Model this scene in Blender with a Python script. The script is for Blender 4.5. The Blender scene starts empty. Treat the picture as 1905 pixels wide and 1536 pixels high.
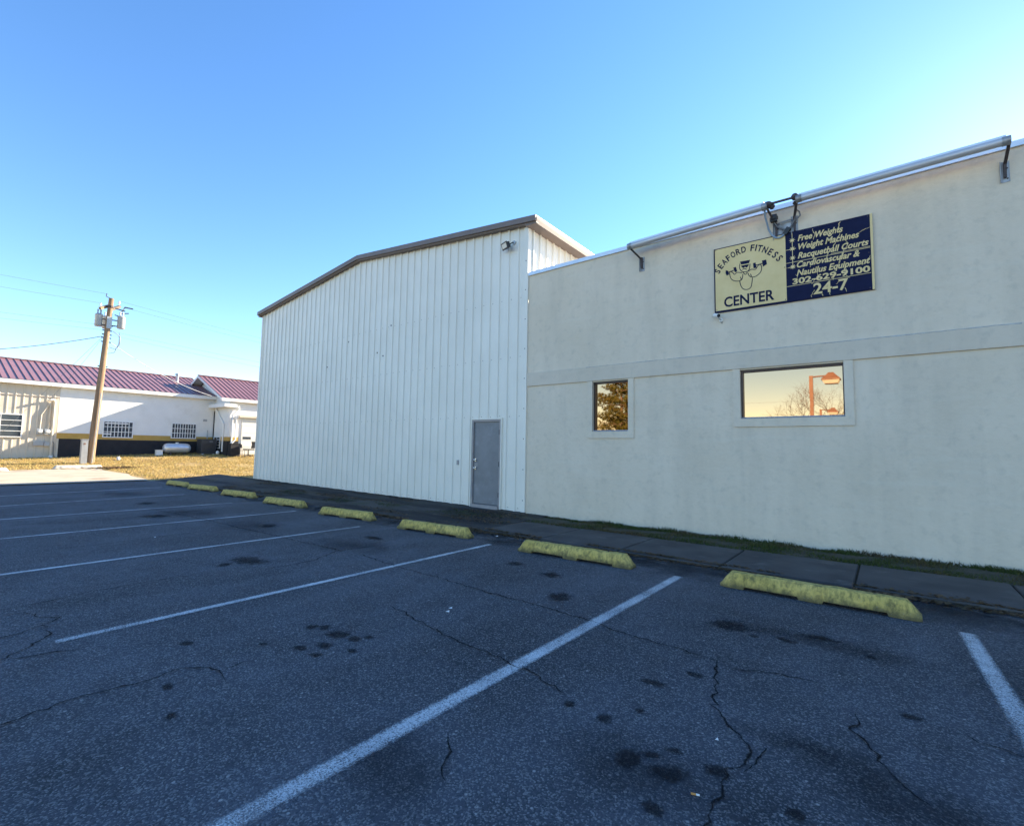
import bpy, math, random
from mathutils import Vector, Matrix, noise as mnoise
R = math.radians
rnd = random.Random(7)
scene = bpy.context.scene
col = scene.collection

# ------------------------------------------------------------------ camera
cam_d = bpy.data.cameras.new('camera')
cam = bpy.data.objects.new('camera', cam_d); col.objects.link(cam); scene.camera = cam
cam_d.sensor_fit = 'HORIZONTAL'; cam_d.sensor_width = 36.0
cam_d.lens = 898.0 / 1905.0 * 36.0
cam_d.clip_start = 0.05; cam_d.clip_end = 3000
AX = Vector((0.790, 0.033, 0.612)); AY = Vector((0.613, -0.070, -0.787))
AX.normalize(); AY = (AY - AX * AX.dot(AY)).normalized(); AZ = AX.cross(AY)
cam.matrix_world = Matrix(((AX.x, AX.y, AX.z, 0), (AY.x, AY.y, AY.z, 0), (AZ.x, AZ.y, AZ.z, 1.55), (0, 0, 0, 1)))

# ------------------------------------------------------------------ sky, sun, exposure
SUN = Vector((0.22, 1.0, 0.41)).normalized()
ELEV = math.asin(SUN.z); AZIM = math.atan2(SUN.x, SUN.y)
world = bpy.data.worlds.new('World'); scene.world = world; world.use_nodes = True
wn = world.node_tree; wn.nodes.clear()
sky = wn.nodes.new('ShaderNodeTexSky'); sky.sky_type = 'NISHITA'; sky.sun_disc = False
sky.sun_elevation = ELEV; sky.sun_rotation = AZIM
sky.air_density = 1.0; sky.dust_density = 0.06; sky.ozone_density = 2.0
bg = wn.nodes.new('ShaderNodeBackground'); bg.inputs['Strength'].default_value = 0.10
wo = wn.nodes.new('ShaderNodeOutputWorld')
hs = wn.nodes.new('ShaderNodeHueSaturation'); hs.inputs['Saturation'].default_value = 1.22; hs.inputs['Hue'].default_value = 0.506
wn.links.new(sky.outputs[0], hs.inputs['Color']); wn.links.new(hs.outputs[0], bg.inputs[0]); wn.links.new(bg.outputs[0], wo.inputs[0])
sun_d = bpy.data.lights.new('sun', 'SUN'); sun_d.energy = 5.0; sun_d.angle = R(0.53); sun_d.color = (1.0, 0.86, 0.66)
sun = bpy.data.objects.new('sun', sun_d); col.objects.link(sun)
sun.rotation_euler = SUN.to_track_quat('Z', 'Y').to_euler(); sun.location = (20, 60, 40)
vs = scene.view_settings
vs.view_transform = 'Standard'; vs.look = 'None'; vs.gamma = 1.0; vs.use_curve_mapping = False
vs.exposure = 1.92
scene.cycles.max_bounces = 8; scene.cycles.transparent_max_bounces = 12

# ------------------------------------------------------------------ material helpers
def new_mat(name):
    m = bpy.data.materials.new(name); m.use_nodes = True
    nt = m.node_tree; nt.nodes.clear()
    return m, nt
def nd(nt, t, ins=None, **props):
    n = nt.nodes.new('ShaderNode' + t)
    for k, v in props.items(): setattr(n, k, v)
    for k, v in (ins or {}).items():
        s = n.inputs[k]
        if isinstance(v, bpy.types.NodeSocket): nt.links.new(v, s)
        else: s.default_value = v
    return n
def rgba(c): return (c[0], c[1], c[2], 1.0)
def math_(nt, op, a, b=0.0, clamp=False):
    n = nt.nodes.new('ShaderNodeMath'); n.operation = op; n.use_clamp = clamp
    for i, v in enumerate((a, b)):
        if isinstance(v, bpy.types.NodeSocket): nt.links.new(v, n.inputs[i])
        else: n.inputs[i].default_value = v
    return n.outputs[0]
def ramp(nt, s, lo, hi, a=0.0, b=1.0):
    return nd(nt, 'MapRange', {'Value': s, 'From Min': lo, 'From Max': hi, 'To Min': a, 'To Max': b}, clamp=True).outputs[0]
def mix(nt, f, a, b):
    n = nt.nodes.new('ShaderNodeMix'); n.data_type = 'RGBA'
    for i, v in ((0, f), (6, a), (7, b)):
        if isinstance(v, bpy.types.NodeSocket): nt.links.new(v, n.inputs[i])
        elif i == 0: n.inputs[0].default_value = v
        else: n.inputs[i].default_value = rgba(v)
    return n.outputs[2]
def coords(nt, stretch=(1, 1, 1), obj=False):
    src = nd(nt, 'TexCoord').outputs['Object'] if obj else nd(nt, 'NewGeometry').outputs['Position']
    return nd(nt, 'Mapping', {'Vector': src, 'Scale': stretch}).outputs[0]
def noise(nt, vec, scale, detail=5, rough=0.55):
    return nd(nt, 'TexNoise', {'Vector': vec, 'Scale': scale, 'Detail': detail, 'Roughness': rough}).outputs['Fac']
def finish(m, nt, color, rough=0.7, metallic=0.0, bump_src=None, bump=0.2, dist=0.01, alpha=None, spec=0.5):
    p = nd(nt, 'BsdfPrincipled', {'Roughness': rough, 'Metallic': metallic})
    p.inputs['Specular IOR Level'].default_value = spec
    if isinstance(color, bpy.types.NodeSocket): nt.links.new(color, p.inputs['Base Color'])
    else: p.inputs['Base Color'].default_value = rgba(color)
    if bump_src is not None:
        b = nd(nt, 'Bump', {'Strength': bump, 'Distance': dist, 'Height': bump_src})
        nt.links.new(b.outputs[0], p.inputs['Normal'])
    if alpha is not None: nt.links.new(alpha, p.inputs['Alpha'])
    o = nd(nt, 'OutputMaterial'); nt.links.new(p.outputs[0], o.inputs[0])
    return m
def nmat(name, c1, c2, scale=3.0, rough=0.7, metallic=0.0, bump=0.15, bscale=60.0, dist=0.005, stretch=(1, 1, 1), lo=0.35, hi=0.65, obj=False, grime=None, spec=0.5):
    m, nt = new_mat(name); v = coords(nt, stretch, obj)
    f = ramp(nt, noise(nt, v, scale), lo, hi)
    c = mix(nt, f, c1, c2)
    if grime:
        gc, gs, glo, ghi, amt = grime
        c = mix(nt, ramp(nt, noise(nt, v, gs, 8, 0.65), glo, ghi, 0, amt), c, gc)
    return finish(m, nt, c, rough, metallic, noise(nt, v, bscale, 3), bump, dist, spec=spec)

M = {}
# asphalt
def asphalt(name, a, b, speck=0.22, tint=1.0):
    m, nt = new_mat(name); v = coords(nt)
    c = mix(nt, ramp(nt, noise(nt, v, 0.45, 7, 0.6), 0.38, 0.62), a, b)
    c = mix(nt, ramp(nt, noise(nt, v, 2.2, 7, 0.7), 0.45, 0.70, 0, 0.6), c, tuple(x * 0.55 for x in a))
    wv = coords(nt, (0.9, 0.22, 1))
    c = mix(nt, ramp(nt, noise(nt, wv, 1.2, 5, 0.6), 0.48, 0.72, 0, 0.55), c, tuple(x * 1.45 for x in b))
    dv = nd(nt, 'VectorMath', {0: v, 1: nd(nt, 'VectorMath', {0: nd(nt, 'TexNoise', {'Vector': v, 'Scale': 2.2, 'Detail': 6.0, 'Roughness': 0.7}).outputs['Color'], 1: (0.5, 0.5, 0.0)}, operation='MULTIPLY').outputs[0]}, operation='ADD').outputs[0]
    hair = nd(nt, 'TexVoronoi', {'Vector': dv, 'Scale': 1.1}, feature='DISTANCE_TO_EDGE').outputs['Distance']
    hm = math_(nt, 'MULTIPLY', ramp(nt, hair, 0.0, 0.007, 1, 0), ramp(nt, noise(nt, v, 0.7, 4), 0.50, 0.60, 0, 0.6))
    c = mix(nt, hm, c, tuple(x * 0.2 for x in a))
    vor = nd(nt, 'TexVoronoi', {'Vector': v, 'Scale': 120.0})
    bw = nd(nt, 'SeparateColor', {'Color': vor.outputs['Color']}).outputs[0]
    c = mix(nt, ramp(nt, bw, 0.62, 1.0, 0, 0.62), c, (speck, speck, speck * 0.97))
    vor2 = nd(nt, 'TexVoronoi', {'Vector': v, 'Scale': 34.0})
    bw2 = nd(nt, 'SeparateColor', {'Color': vor2.outputs['Color']}).outputs[1]
    near = ramp(nt, vor2.outputs['Distance'], 0.22, 0.34, 1, 0)
    c = mix(nt, math_(nt, 'MULTIPLY', ramp(nt, bw2, 0.93, 0.98, 0, 0.85), near), c, (0.36, 0.35, 0.33))
    c = mix(nt, ramp(nt, bw, 0.0, 0.3, 0.45, 0), c, tuple(x * 0.35 for x in a))
    h = math_(nt, 'ADD', math_(nt, 'MULTIPLY', vor.outputs['Distance'], -1.0), noise(nt, v, 30, 4))
    return finish(m, nt, c, 0.85, 0, h, 0.55, 0.006, spec=0.35)
M['asphalt'] = asphalt('asphalt', (0.041, 0.043, 0.051), (0.078, 0.081, 0.095), 0.30)
def pavement_mat():
    m, nt = new_mat('mossy_old_pavement'); v = coords(nt); vl = coords(nt, (0.22, 1.1, 1))
    c = mix(nt, ramp(nt, noise(nt, vl, 1.5, 7, 0.65), 0.42, 0.58), (0.028, 0.026, 0.027), (0.085, 0.078, 0.070))
    c = mix(nt, ramp(nt, noise(nt, vl, 2.6, 7, 0.7), 0.54, 0.66, 0, 0.75), c, (0.10, 0.082, 0.058))
    c = mix(nt, ramp(nt, noise(nt, v, 1.3, 7, 0.7), 0.57, 0.66, 0, 0.7), c, (0.055, 0.065, 0.028))
    c = mix(nt, ramp(nt, noise(nt, v, 60, 4, 0.7), 0.6, 0.72, 0, 0.5), c, (0.16, 0.15, 0.14))
    return finish(m, nt, c, 0.92, 0, noise(nt, v, 25, 7, 0.75), 0.8, 0.02, spec=0.25)
M['old_asphalt'] = pavement_mat()
M['slab'] = nmat('sidewalk_concrete', (0.050, 0.045, 0.043), (0.088, 0.080, 0.074), 1.6, 0.9, bump=0.35, bscale=90, dist=0.004, grime=((0.17, 0.165, 0.155), 2.6, 0.58, 0.74, 0.6))
M['stucco'] = None
def stucco(name='cream_stucco', dirty=0.0):
    m, nt = new_mat(name); v = coords(nt); vv = coords(nt, (1.3, 1, 0.16))
    c = mix(nt, ramp(nt, noise(nt, v, 0.8, 7, 0.6), 0.3, 0.7), (0.69, 0.585, 0.45), (0.76, 0.65, 0.515))
    c = mix(nt, ramp(nt, noise(nt, vv, 2.2, 6, 0.6), 0.44, 0.70, 0, 0.28), c, (0.50, 0.435, 0.35))
    c = mix(nt, ramp(nt, noise(nt, v, 6.0, 6, 0.7), 0.52, 0.72, 0, 0.35), c, (0.45, 0.405, 0.33))
    vr = coords(nt, (5.0, 1, 0.13))
    c = mix(nt, ramp(nt, noise(nt, vr, 1.6, 5, 0.6), 0.62, 0.80, 0, 0.16), c, (0.48, 0.43, 0.36))
    vb = coords(nt, (0.5, 1, 7.0))
    c = mix(nt, ramp(nt, noise(nt, vb, 1.3, 3, 0.5), 0.55, 0.7, 0, 0.18), c, (0.74, 0.68, 0.56))
    if dirty: c = mix(nt, ramp(nt, noise(nt, coords(nt, (0.6, 1, 2.0)), 2.0, 7, 0.65), 0.25, 0.65, dirty * 0.5, dirty), c, (0.40, 0.36, 0.31))
    h = math_(nt, 'ADD', noise(nt, v, 140, 3), math_(nt, 'MULTIPLY', noise(nt, v, 9.0, 4), 5.0))
    return finish(m, nt, c, 0.92, 0, h, 0.5, 0.004, spec=0.25)
M['stucco'] = stucco(); M['band'] = stucco('grimy_stucco_band', 0.24)
M['panel'] = nmat('white_metal_siding', (0.77, 0.725, 0.635), (0.82, 0.775, 0.685), 0.9, 0.42, bump=0.05, bscale=8, dist=0.004, grime=((0.58, 0.56, 0.52), 3.2, 0.62, 0.8, 0.3))
M['taupe'] = nmat('taupe_trim', (0.16, 0.118, 0.098), (0.185, 0.138, 0.115), 2.0, 0.45, bump=0.03)
M['galv'] = nmat('galvanised_roof', (0.45, 0.46, 0.47), (0.55, 0.56, 0.57), 2.0, 0.4, 0.6)
M['cap'] = nmat('pale_flashing', (0.62, 0.65, 0.70), (0.70, 0.72, 0.76), 3.0, 0.35, 0.35)
M['door'] = nmat('grey_door_paint', (0.165, 0.17, 0.185), (0.20, 0.205, 0.22), 3.0, 0.45, bump=0.04, bscale=20, grime=((0.30, 0.31, 0.34), 2.5, 0.55, 0.75, 0.5))
M['frame'] = nmat('worn_frame_paint', (0.36, 0.31, 0.29), (0.27, 0.255, 0.26), 5.0, 0.55)
M['steel'] = nmat('satin_steel', (0.62, 0.61, 0.60), (0.72, 0.71, 0.70), 8.0, 0.25, 1.0)
M['tube'] = nmat('weathered_aluminium', (0.52, 0.51, 0.52), (0.66, 0.65, 0.66), 2.0, 0.55, 0.45, stretch=(0.6, 6, 6))
M['plate'] = nmat('stained_galvanised_plate', (0.42, 0.42, 0.43), (0.24, 0.23, 0.23), 14.0, 0.5, 0.5, stretch=(1, 1, 0.12))
M['black'] = nmat('black_plastic', (0.018, 0.018, 0.02), (0.03, 0.03, 0.032), 10.0, 0.5)
M['rust'] = nmat('dark_rusty_iron', (0.06, 0.05, 0.055), (0.11, 0.085, 0.08), 30.0, 0.7, 0.4)
M['cable'] = nmat('blue_grey_cable', (0.24, 0.32, 0.42), (0.30, 0.38, 0.47), 20.0, 0.45)
M['white'] = nmat('white_plastic', (0.78, 0.78, 0.77), (0.82, 0.82, 0.80), 10.0, 0.4)
M['bronze'] = nmat('dark_bronze_frame', (0.05, 0.035, 0.035), (0.07, 0.05, 0.045), 10.0, 0.4, 0.5)
def glass():
    m, nt = new_mat('bronze_mirror_glass'); v = coords(nt)
    return finish(m, nt, (0.44, 0.265, 0.155), 0.015, 1.0, noise(nt, v, 1.6, 2), 0.035, 0.01)
M['glass'] = glass()
M['navy'] = nmat('navy_sign_paint', (0.006, 0.009, 0.040), (0.009, 0.013, 0.052), 6.0, 0.65, spec=0.15)
M['cream'] = nmat('cream_sign_paint', (0.74, 0.56, 0.27), (0.80, 0.62, 0.32), 4.0, 0.65, spec=0.2)
def stop_mat():
    m, nt = new_mat('weathered_yellow_paint'); v = coords(nt)
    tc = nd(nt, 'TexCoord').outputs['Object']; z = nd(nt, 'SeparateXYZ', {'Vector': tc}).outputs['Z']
    c = mix(nt, ramp(nt, noise(nt, v, 3.0, 6), 0.3, 0.7), (0.56, 0.405, 0.10), (0.68, 0.50, 0.155))
    vs_ = coords(nt, (1, 1, 0.3))
    c = mix(nt, ramp(nt, noise(nt, vs_, 22, 8, 0.7), 0.44, 0.64, 0, 0.85), c, (0.17, 0.15, 0.05))
    c = mix(nt, ramp(nt, noise(nt, v, 9, 6, 0.7), 0.53, 0.68, 0, 0.75), c, (0.11, 0.10, 0.055))
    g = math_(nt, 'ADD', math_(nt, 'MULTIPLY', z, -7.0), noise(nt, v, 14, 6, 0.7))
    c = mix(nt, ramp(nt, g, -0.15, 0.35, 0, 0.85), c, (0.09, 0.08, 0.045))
    c = mix(nt, ramp(nt, noise(nt, v, 60, 3), 0.66, 0.72, 0, 0.6), c, (0.30, 0.29, 0.26))
    return finish(m, nt, c, 0.85, 0, noise(nt, v, 70, 5, 0.7), 0.5, 0.006, spec=0.3)
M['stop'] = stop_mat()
M['old_concrete'] = nmat('pale_concrete', (0.62, 0.58, 0.52), (0.48, 0.44, 0.38), 6.0, 0.9, bump=0.4, bscale=50)
def terrain_mat():
    m, nt = new_mat('dry_lawn_soil'); v = coords(nt)
    c = mix(nt, ramp(nt, noise(nt, v, 1.1, 7, 0.65), 0.35, 0.68), (0.34, 0.24, 0.11), (0.47, 0.36, 0.17))
    c = mix(nt, ramp(nt, noise(nt, v, 0.5, 5), 0.56, 0.72, 0, 0.7), c, (0.20, 0.125, 0.065))
    return finish(m, nt, c, 0.95, 0, noise(nt, v, 18, 6, 0.7), 0.8, 0.05, spec=0.1)
M['soil'] = terrain_mat()
M['apron'] = nmat('sandy_concrete', (0.44, 0.37, 0.28), (0.53, 0.46, 0.36), 0.9, 0.95, bump=0.5, bscale=25, dist=0.01, grime=((0.24, 0.18, 0.12), 0.9, 0.52, 0.66, 0.8), stretch=(1.6, 0.5, 1), spec=0.2)
M['turf_soil'] = nmat('dark_turf_soil', (0.045, 0.042, 0.026), (0.07, 0.06, 0.04), 4.0, 0.95, bump=0.7, bscale=40, dist=0.02)
def leaf_mat(name, a, b, c3):
    m, nt = new_mat(name); v = coords(nt)
    w = nd(nt, 'NewGeometry').outputs['Random Per Island']
    c = mix(nt, w, a, b)
    c = mix(nt, ramp(nt, noise(nt, v, 1.7, 4), 0.45, 0.65), c, c3)
    d = nd(nt, 'BsdfDiffuse', {'Color': c}); t = nd(nt, 'BsdfTranslucent', {'Color': c})
    mx = nd(nt, 'MixShader', {0: 0.3, 1: d.outputs[0], 2: t.outputs[0]})
    o = nd(nt, 'OutputMaterial'); nt.links.new(mx.outputs[0], o.inputs[0]); return m
M['green'] = leaf_mat('green_weeds', (0.06, 0.082, 0.026), (0.105, 0.125, 0.042), (0.14, 0.105, 0.058))
M['dry'] = leaf_mat('dry_grass_blades', (0.40, 0.28, 0.11), (0.56, 0.43, 0.19), (0.43, 0.34, 0.13))
M['litter'] = leaf_mat('brown_leaf_litter', (0.13, 0.085, 0.055), (0.24, 0.165, 0.10), (0.11, 0.09, 0.055))
M['needles'] = leaf_mat('pine_needles', (0.10, 0.12, 0.035), (0.17, 0.18, 0.05), (0.20, 0.17, 0.055))
M['bark'] = nmat('tree_bark', (0.10, 0.075, 0.055), (0.18, 0.14, 0.105), 5.0, 0.9, bump=0.6, bscale=30, stretch=(3, 3, 0.5))
M['rose_roof'] = nmat('rose_metal_roof', (0.245, 0.125, 0.130), (0.28, 0.145, 0.150), 1.2, 0.38, 0.0, bump=0.02, bscale=5)
M['white_wall'] = nmat('white_painted_block', (0.78, 0.77, 0.74), (0.83, 0.82, 0.79), 1.5, 0.85, bump=0.1, bscale=40, grime=((0.66, 0.64, 0.60), 1.4, 0.55, 0.75, 0.5))
M['tan_siding'] = nmat('tan_metal_siding', (0.60, 0.53, 0.42), (0.65, 0.58, 0.47), 1.5, 0.6, bump=0.05, grime=((0.45, 0.38, 0.28), 2.0, 0.6, 0.8, 0.4))
M['ochre'] = nmat('ochre_paint', (0.46, 0.29, 0.065), (0.52, 0.33, 0.08), 3.0, 0.7)
M['black_wall'] = nmat('black_painted_block', (0.014, 0.014, 0.018), (0.022, 0.021, 0.026), 3.0, 0.8, bump=0.2, bscale=25)
M['dark_glass'] = nmat('dark_window_glass', (0.035, 0.045, 0.06), (0.06, 0.075, 0.095), 3.0, 0.12, bump=0.0)
M['garage'] = nmat('cream_garage_door', (0.74, 0.72, 0.64), (0.78, 0.76, 0.68), 2.0, 0.5, bump=0.03)
M['pole_wood'] = nmat('weathered_pole_wood', (0.21, 0.13, 0.075), (0.34, 0.23, 0.14), 2.5, 0.9, bump=0.5, bscale=20, stretch=(5, 5, 0.25), grime=((0.12, 0.085, 0.06), 6.0, 0.58, 0.68, 0.7))
M['tank_grey'] = nmat('grey_enamel', (0.38, 0.39, 0.40), (0.44, 0.45, 0.46), 4.0, 0.35, 0.2, bump=0.02)
M['tank_silver'] = nmat('silver_tank_paint', (0.62, 0.63, 0.66), (0.70, 0.71, 0.73), 3.0, 0.3, 0.5, bump=0.02)
M['wire'] = nmat('wire_sheath', (0.13, 0.13, 0.14), (0.17, 0.17, 0.18), 10.0, 0.5)
M['bright_wire'] = nmat('bare_aluminium_wire', (0.6, 0.6, 0.6), (0.7, 0.7, 0.7), 10.0, 0.4, 0.5)
M['ac'] = nmat('dark_grey_cabinet', (0.06, 0.062, 0.07), (0.075, 0.078, 0.085), 6.0, 0.5, 0.2)
M['lamp'] = nmat('red_brown_lamp_paint', (0.20, 0.115, 0.08), (0.24, 0.14, 0.095), 4.0, 0.5)
M['lens'] = nmat('frosted_lamp_lens', (0.70, 0.68, 0.60), (0.76, 0.74, 0.66), 6.0, 0.2)
M['paper'] = nmat('white_paper', (0.75, 0.75, 0.74), (0.8, 0.8, 0.78), 30.0, 0.8)
M['filter'] = nmat('orange_filter_paper', (0.55, 0.24, 0.05), (0.62, 0.30, 0.08), 60.0, 0.8)

def decal_paint():
    m, nt = new_mat('worn_white_line_paint'); v = coords(nt)
    uv = nd(nt, 'SeparateXYZ', {'Vector': nd(nt, 'UVMap').outputs[0]}).outputs['X']
    e = math_(nt, 'SUBTRACT', 1.0, math_(nt, 'ABSOLUTE', math_(nt, 'SUBTRACT', math_(nt, 'MULTIPLY', uv, 2.0), 1.0)))
    a = ramp(nt, math_(nt, 'SUBTRACT', e, math_(nt, 'MULTIPLY', noise(nt, v, 60, 5, 0.75), 1.0)), -0.25, 0.12)
    wear = ramp(nt, math_(nt, 'ADD', noise(nt, v, 110, 4, 0.75), math_(nt, 'MULTIPLY', noise(nt, v, 1.4, 4), 0.5)), 0.68, 0.88, 1, 0.2)
    c = mix(nt, ramp(nt, noise(nt, v, 4, 6), 0.35, 0.7), (0.70, 0.70, 0.69), (0.54, 0.54, 0.54))
    return finish(m, nt, c, 0.8, 0, noise(nt, v, 120, 3), 0.4, 0.004, math_(nt, 'MULTIPLY', a, wear))
M['line'] = decal_paint()
def decal_blob():
    m, nt = new_mat('old_oil_stain'); v = coords(nt)
    uv = nd(nt, 'UVMap').outputs[0]
    ln = nd(nt, 'VectorMath', {0: uv}, operation='LENGTH').outputs['Value']
    r = math_(nt, 'ADD', ln, math_(nt, 'MULTIPLY', math_(nt, 'SUBTRACT', noise(nt, v, 11, 7, 0.72), 0.5), 2.3))
    a = math_(nt, 'MULTIPLY', ramp(nt, r, 0.45, 1.05, 0.78, 0), ramp(nt, noise(nt, v, 80, 4, 0.7), 0.3, 0.62, 1.0, 0.6))
    return finish(m, nt, (0.012, 0.012, 0.014), 0.9, 0, noise(nt, v, 90, 3), 0.5, 0.005, a, spec=0.15)
M['oil'] = decal_blob()
def decal_soft():
    m, nt = new_mat('faint_grime_patch'); v = coords(nt)
    uv = nd(nt, 'UVMap').outputs[0]
    ln = nd(nt, 'VectorMath', {0: uv}, operation='LENGTH').outputs['Value']
    r = math_(nt, 'ADD', ln, math_(nt, 'MULTIPLY', math_(nt, 'SUBTRACT', noise(nt, v, 3, 6, 0.65), 0.5), 1.6))
    a = ramp(nt, r, 0.1, 1.0, 0.34, 0)
    return finish(m, nt, (0.020, 0.020, 0.022), 0.9, 0, noise(nt, v, 90, 3), 0.5, 0.005, a, spec=0.15)
M['grime'] = decal_soft()
def decal_crack():
    m, nt = new_mat('asphalt_crack'); v = coords(nt)
    uv = nd(nt, 'SeparateXYZ', {'Vector': nd(nt, 'UVMap').outputs[0]}).outputs['X']
    e = math_(nt, 'ABSOLUTE', math_(nt, 'SUBTRACT', math_(nt, 'ADD', math_(nt, 'MULTIPLY', uv, 2.0), math_(nt, 'MULTIPLY', math_(nt, 'SUBTRACT', noise(nt, v, 14, 6, 0.7), 0.5), 2.2)), 1.0))
    a = ramp(nt, math_(nt, 'ADD', e, math_(nt, 'MULTIPLY', math_(nt, 'SUBTRACT', noise(nt, v, 5, 4), 0.5), 0.7)), 0.05, 0.42, 0.92, 0)
    return finish(m, nt, (0.010, 0.010, 0.011), 0.95, 0, None, 0, 0, a, spec=0.1)
M['crack'] = decal_crack()

# ------------------------------------------------------------------ mesh helpers
ORG = {}
class MB:
    def __init__(s): s.v = []; s.f = []; s.uv = []
    def add(s, vs_, fs, uvs=None):
        o = len(s.v); s.v += [Vector(p) for p in vs_]; s.f += [tuple(i + o for i in f) for f in fs]
        s.uv += list(uvs) if uvs else [(0.0, 0.0)] * len(vs_)
        return s
    def box(s, x0, x1, y0, y1, z0, z1):
        return s.add([(x0, y0, z0), (x1, y0, z0), (x1, y1, z0), (x0, y1, z0), (x0, y0, z1), (x1, y0, z1), (x1, y1, z1), (x0, y1, z1)],
                     [(0, 3, 2, 1), (4, 5, 6, 7), (0, 1, 5, 4), (1, 2, 6, 5), (2, 3, 7, 6), (3, 0, 4, 7)])
    def bar(s, a, b, w, h, up=(0, 0, 1)):
        a = Vector(a); b = Vector(b); d = (b - a).normalized(); up = Vector(up)
        sd = d.cross(up)
        if sd.length < 1e-4: sd = d.cross(Vector((1, 0, 0)))
        sd.normalize(); u = sd.cross(d).normalized()
        p = []
        for c in (a, b):
            for i, j in ((-1, -1), (1, -1), (1, 1), (-1, 1)): p.append(c + sd * (i * w / 2) + u * (j * h / 2))
        return s.add(p, [(0, 3, 2, 1), (4, 5, 6, 7), (0, 1, 5, 4), (1, 2, 6, 5), (2, 3, 7, 6), (3, 0, 4, 7)])
    def tube(s, pts, r, n=8, caps=True):
        pts = [Vector(p) for p in pts]; m = len(pts)
        rs = r if isinstance(r, (list, tuple)) else [r] * m
        t0 = (pts[1] - pts[0]).normalized()
        ref = Vector((0, 0, 1)) if abs(t0.z) < 0.9 else Vector((1, 0, 0))
        u = t0.cross(ref).normalized(); vs_ = []
        for i in range(m):
            t = (pts[min(i + 1, m - 1)] - pts[max(i - 1, 0)]).normalized()
            u = (u - t * u.dot(t)).normalized(); w = t.cross(u)
            for k in range(n):
                a = 2 * math.pi * k / n
                vs_.append(pts[i] + (u * math.cos(a) + w * math.sin(a)) * rs[i])
        fs = [(i * n + k, i * n + (k + 1) % n, (i + 1) * n + (k + 1) % n, (i + 1) * n + k) for i in range(m - 1) for k in range(n)]
        if caps: fs += [tuple(range(n - 1, -1, -1)), tuple((m - 1) * n + k for k in range(n))]
        return s.add(vs_, fs)
    def prism(s, poly, axis, d0, d1):
        def mp(a, b, d): return {'x': (d, a, b), 'y': (a, d, b), 'z': (a, b, d)}[axis]
        n = len(poly)
        vs_ = [mp(a, b, d0) for a, b in poly] + [mp(a, b, d1) for a, b in poly]
        return s.add(vs_, [tuple(range(n - 1, -1, -1)), tuple(range(n, 2 * n))] + [(i, (i + 1) % n, n + (i + 1) % n, n + i) for i in range(n)])
    def sphere(s, c, r, n=8, sc=(1, 1, 1)):
        vs_ = []; m = n // 2 + 1
        for i in range(m + 1):
            ph = math.pi * i / m
            for k in range(n):
                a = 2 * math.pi * k / n
                vs_.append((c[0] + r * sc[0] * math.sin(ph) * math.cos(a), c[1] + r * sc[1] * math.sin(ph) * math.sin(a), c[2] + r * sc[2] * math.cos(ph)))
        return s.add(vs_, [(i * n + k, i * n + (k + 1) % n, (i + 1) * n + (k + 1) % n, (i + 1) * n + k) for i in range(m) for k in range(n)])
    def build(s, name, mat, parent=None, smooth=False, origin=None, uv=False):
        if origin is None:
            if parent is not None: origin = ORG[parent.name]
            else:
                xs = [p.x for p in s.v]; ys = [p.y for p in s.v]; zs = [p.z for p in s.v]
                origin = Vector(((min(xs) + max(xs)) / 2, (min(ys) + max(ys)) / 2, min(zs)))
        origin = Vector(origin)
        me = bpy.data.meshes.new(name)
        me.from_pydata([tuple(p - origin) for p in s.v], [], s.f)
        if uv:
            l = me.uv_layers.new(name='UVMap')
            for lp in me.loops: l.data[lp.index].uv = s.uv[lp.vertex_index]
        me.materials.append(M[mat])
        if smooth:
            for p in me.polygons: p.use_smooth = True
        me.update()
        o = bpy.data.objects.new(name, me); col.objects.link(o)
        if parent is not None: o.parent = parent
        else: o.location = origin
        ORG[o.name] = origin
        return o
def tag(o, label, cat, group=None):
    o['label'] = label; o['category'] = cat
    if group: o['group'] = group
    return o
def struct(o): o['kind'] = 'structure'; return o
def thing(name, label, cat, loc, group=None):
    o = bpy.data.objects.new(name, None); col.objects.link(o); o.location = loc; o.empty_display_size = 0.2
    ORG[o.name] = Vector(loc); return tag(o, label, cat, group)
def smooth_angle(o, deg=40):
    for p in o.data.polygons: p.use_smooth = True
    try: o.data.set_sharp_from_angle(angle=R(deg))
    except Exception: pass
    return o

# ================================================================== SETTING
D = 9.35                       # the facade plane
def zt(x, y):                  # the land rises gently west of the lot
    if x > -24: return 0.0
    k = min(1.0, (-24 - x) / 12.0)
    return 0.8 * k + 0.04 * (max(0, min(16, y)) - 8) * k
def grid_sheet(xs, ys, zf, name, mat):
    b = MB(); nx = len(xs)
    b.add([(x, y, zf(x, y)) for y in ys for x in xs], [(j * nx + i, j * nx + i + 1, (j + 1) * nx + i + 1, (j + 1) * nx + i) for j in range(len(ys) - 1) for i in range(nx - 1)])
    return b.build(name, mat, origin=(0, 0, 0))
xs = [-900, -300, -120, -70, -50, -42] + [-40 + i * 0.5 for i in range(33)] + [-23.4, 0, 40, 120, 300, 900]
ys = [-900, -300, -100, -50, -20, -10, -5] + [i * 0.5 for i in range(0, 45)] + [26, 40, 80, 200, 900]
def zg(x, y):
    b = 0.012 * (mnoise.noise(Vector((x * 0.8, y * 0.8, 3))) + mnoise.noise(Vector((x * 2.3, y * 2.3, 9))) * 0.6) if -40 < x < -25 else 0
    return zt(x, y) - (0.06 if x >= -24.2 else 0.0) + b
struct(grid_sheet(xs, ys, zg, 'ground', 'soil'))
lot = MB().add([(-24.3, -34, 0), (40, -34, 0), (40, 7.02, 0), (-24.3, 7.02, 0)], [(0, 1, 2, 3)]).build('parking_lot', 'asphalt', origin=(0, 0, 0)); struct(lot)

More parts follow.
